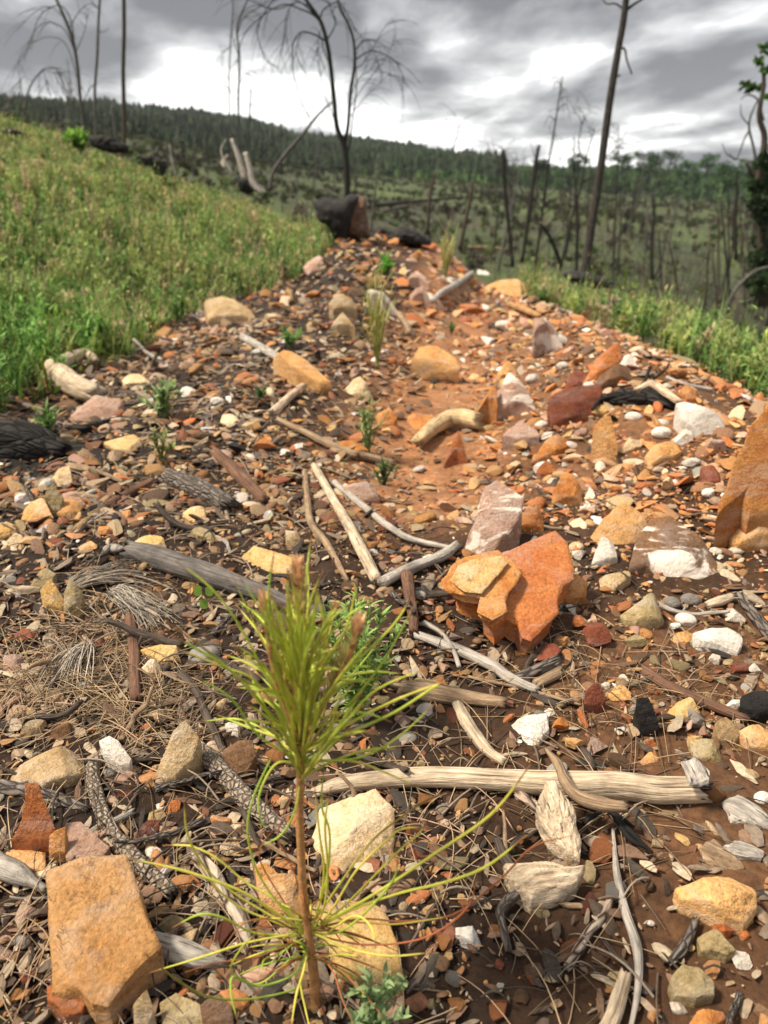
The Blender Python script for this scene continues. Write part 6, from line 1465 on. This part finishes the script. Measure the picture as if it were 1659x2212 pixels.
def edge_tree():
    g = np.random.default_rng(5); Y = 11.0
    org = atY(1650, 660, Y); r = empty('edge_tree', tuple(org), 'leafy tree with twisted bare limbs cut by the right edge', 'tree')
    L = [('1650,660 1648,560 1642,470 1640,380 1652,300 1640,250 1650,180 1645,120', 11, 3), ('1642,400 1622,370 1612,350', 5, 3), ('1640,380 1628,320 1618,270 1630,230 1650,200', 3.4, 1.6), ('1620,280 1608,300 1590,345 1575,330', 2.4, .8), ('1630,350 1600,345 1572,335 1560,310', 2, .8),
         ('1650,260 1636,215 1615,205 1600,215', 2.4, 1), ('1618,270 1602,250 1600,225', 1.6, .8), ('1650,190 1625,185 1608,190', 2, .8), ('1640,470 1615,440 1600,420', 4, 2)]
    for i, (pts, r0, r1) in enumerate(L):
        Q = np.array([atY(x, y, Y+(.15*i if i else 0)) for x, y in X(pts)]); s = pscale(Q[0]); v, f, t, gr = tube(Q-org, np.linspace(r0, r1, len(Q))*s, 8, True, i, .1, 5)
        link('trunk' if i == 0 else 'limb', mesh('limb', v, [f, t], {'gr': gr}), woodmat('pole' if i > 1 else 'dark'), r)
    LM = attrmat('tree_leaves', .6, trans=.3, bump=0, nscale=5.0)
    C1 = [(1650, 105, 9), (1640, 130, 6), (1655, 150, 9), (1622, 190, 6), (1645, 190, 7), (1610, 182, 5), (1660, 210, 8), (1652, 350, 16), (1660, 380, 26), (1634, 372, 12), (1650, 410, 22), (1640, 440, 22), (1660, 470, 30), (1648, 520, 26), (1662, 570, 32), (1650, 610, 24), (1630, 400, 12), (1680, 340, 34), (1690, 420, 40), (1640, 560, 24), (1690, 520, 40), (1650, 640, 28), (1625, 610, 18), (1690, 610, 40)]
    P = np.array([atY(x, y, Y+g.normal(0, .25)) for x, y, q in C1]); s = np.array([q for *_, q in C1])*pscale(P[0])
    V1, F1, c1 = leafy(P[:7]-org, s[:7], 420, g, np.array([.07, .14, .035]), .055); V2, F2, c2 = leafy(P[7:]-org, s[7:]*1.3, 8000, g, np.array([.022, .042, .014]), .045); V = np.vstack([V1, V2]); F = np.vstack([F1, F2+len(V1)]); c = np.vstack([c1, c2]); link('crown', mesh('crown', V, F, {'Col': c}), LM, r)
edge_tree()
def conifer(seed, tall=1.0, broad=.28):
    """ragged conifer of unit height: whorls of drooping boughs"""
    g = np.random.default_rng(seed); V, F = [], []; nl = 7
    for l in range(nl):
        z = .18+.80*l/nl; R = broad*(1-l/nl)**.8*g.uniform(.8, 1.2)+.02; m = 7
        for q in range(m):
            a = 2*math.pi*q/m+g.uniform(-.3, .3); rr = R*g.uniform(.65, 1.25); i = len(V); w = .55*R
            V += [(0, 0, z+.15), (math.cos(a)*rr-math.sin(a)*w, math.sin(a)*rr+math.cos(a)*w, z-.02), (math.cos(a)*rr*1.25, math.sin(a)*rr*1.25, z-.05*g.random()), (math.cos(a)*rr+math.sin(a)*w, math.sin(a)*rr-math.cos(a)*w, z-.02)]
            F += [(i, i+1, i+2), (i, i+2, i+3)]
    for a in (0, 2.1, 4.2):
        i = len(V); V += [(.015*math.cos(a), .015*math.sin(a), 0), (.015*math.cos(a+2.1), .015*math.sin(a+2.1), 0), (0, 0, 1.0)]; F.append((i, i+1, i+2))
    return np.array(V), np.array(F)
def broadleaf(seed):
    g = np.random.default_rng(seed); P = np.array([(g.normal(0, .16), g.normal(0, .16), g.uniform(.35, .85)) for _ in range(9)]); s = g.uniform(.12, .24, 9)
    V, F, c = leafy(P, s, 190, g, np.array([1., 1, 1]), .12); F3 = np.vstack([F[:, [0, 1, 2]], F[:, [0, 2, 3]]]); return V, F3
def woods():
    g = np.random.default_rng(12); cf = [conifer(i, 1, .22) for i in range(7)]; bl = [broadleaf(i+40) for i in range(6)]
    m = attrmat('far_foliage', .8, bump=0, nscale=.25, var=(.6, 1.35))
    def mass(n, az, r0, r1, h0, h1, tp, cols, name, label, dens=None, pw=1.6):
        a = g.uniform(az[0], az[1], n); r = (r0**pw+(r1**pw-r0**pw)*g.random(n))**(1/pw); x, y = np.sin(a)*r, np.cos(a)*r
        if dens is not None: k = g.random(n) < dens(x, y, a, r); x, y, a, r = x[k], y[k], a[k], r[k]
        n = len(x); h = g.uniform(h0, h1, n)*(np.clip(.02*r, 2.2, 7) if h0 > 1.2 else 1)*(.22 if h0 > 1.2 else 1); S = np.stack([h*g.uniform(.8, 1.2, n)]*2+[h], -1)
        cc = np.array(cols)[g.integers(0, len(cols), n)]*g.uniform(.6, 1.4, (n, 1))*(1+1.1*n2(x, y, .03, 77))[:, None].clip(.45, 1.9); S = S*(1+.5*n2(x, y, .09, 79))[:, None]
        V, F, Cc = scatter_tpl(tp, np.stack([x, y, H(x, y)-.2], -1), S, g.uniform(0, 6.28, n), cc, .03, 4)
        tag(link(name, mesh(name, V, F, {'Col': Cc}, smooth=False), m), label, 'wood', kind='stuff')
    dk = [(.016, .032, .012), (.022, .042, .016), (.028, .048, .020), (.035, .045, .026)]
    gr_ = [(.035, .075, .022), (.05, .10, .030), (.028, .058, .020), (.075, .13, .04)]
    s_ = lambda a: ss(a, -.2, .1)
    mass(24000, (-.56, .14), 112, 430, 3.2, 5.8, cf, dk, 'pine_wood', 'dark conifer wood covering the ridge at the left', lambda x, y, a, r: (r > 118+20*s_(a)-15*(n2(x, y, .03, 7))))
    mass(16000, (-.05, .58), 125, 660, 1.6, 3.4, cf+bl, gr_, 'mixed_wood', 'green mixed wood on the far ridge at the right', lambda x, y, a, r: 1-np.clip(1.25*np.exp(-((a-.42)/.11)**2)*ss(r, 250, 290)*(1-ss(r, 540, 580)), 0, .985))
    # scattered shrubs of the clearing
    mass(6500, (-.5, .58), 14, 135, .2, .75, bl, [(.06, .09, .025), (.085, .12, .035), (.045, .055, .02), (.075, .055, .04), (.05, .04, .03)], 'valley_brush', 'low green and brown brush in the valley clearing', lambda x, y, a, r: .35+.65*(n2(x, y, .08, 55) > 0))
    n = 12000; a = g.uniform(-.42, .58, n); r = 14*(115/14)**g.random(n); x, y = np.sin(a)*r, np.cos(a)*r; k = g.random(n) < .25+.75*ss(a, .05, .40)*np.clip(.6+n2(x, y, .1, 57), 0, 1); x, y, r = x[k], y[k], r[k]; n = len(x)
    c = np.array([(.10, .075, .055), (.06, .05, .038), (.15, .12, .085)])[g.integers(0, 3, n)]*g.uniform(.6, 1.2, (n, 1)); V, F, cc = blades(np.stack([x, y, H(x, y)-.05], -1), g.uniform(.25, 1.2, n), .006+.0005*r, g.uniform(0, 6.28, n), np.abs(g.normal(0, .45, n)), g.normal(0, .6, n), c, c, 3)
    tag(link('dead_brush', mesh('dead_brush', V, F, {'Col': cc}), m), 'thin brown dead stems standing all over the valley clearing', 'brush', kind='stuff')
    # single trees in the valley on the right
    for i, (a, r, h) in enumerate([(.30, 150, 6.5), (.34, 170, 5), (.38, 140, 5.5), (.41, 165, 6), (.27, 190, 7), (.44, 130, 5), (.22, 210, 6), (.36, 200, 7), (.47, 150, 6), (.18, 170, 4.5), (.32, 220, 8), (.42, 210, 8)]):
        x, y = math.sin(a)*r, math.cos(a)*r; rg = np.random.default_rng(500+i); z = float(H(x, y)); root = empty('round_tree', (x, y, z), 'round green tree standing in the lower valley at the right', 'tree', 'round green trees in the lower valley')
        v, f, t, q = tube([(0, 0, -.3), (.1, 0, h*.3), (0, .1, h*.7)], [h*.03, h*.024, h*.012], 6, True, i, .1, 3); link('trunk', mesh('trunk', v, [f, t], {'gr': q*.1}), woodmat('snagwood2'), root)
        P = np.array([(rg.normal(0, .2*h), rg.normal(0, .2*h), rg.uniform(.35, .9)*h) for _ in range(14)]); V, F, c = leafy(P, rg.uniform(.12, .22, 14)*h, 1500, rg, np.array([.04, .09, .025])*rg.uniform(.7, 1.3), .35)
        link('crown', mesh('crown', V, F, {'Col': c}), m, root)
woods()
# ------------------------------------------------------------------ the damp air between here and the far ridges
def haze():
    V = np.array([(x, y, z) for x in (-975, 975) for y in (-975, 975) for z in (-45, 75)], float)
    F = np.array([(0, 1, 3, 2), (4, 6, 7, 5), (0, 4, 5, 1), (2, 3, 7, 6), (0, 2, 6, 4), (1, 5, 7, 3)])
    m = bpy.data.materials.new('haze'); m.use_nodes = True; nt = m.node_tree; nt.nodes.clear(); out = nt.nodes.new('ShaderNodeOutputMaterial')
    v = nt.nodes.new('ShaderNodeVolumePrincipled'); v.inputs['Color'].default_value = (.80, .86, .93, 1); v.inputs['Density'].default_value = 0.00022; nt.links.new(v.outputs[0], out.inputs['Volume'])
    o = link('haze', mesh('haze', V, F, smooth=False), m); tag(o, kind='stuff')
haze()
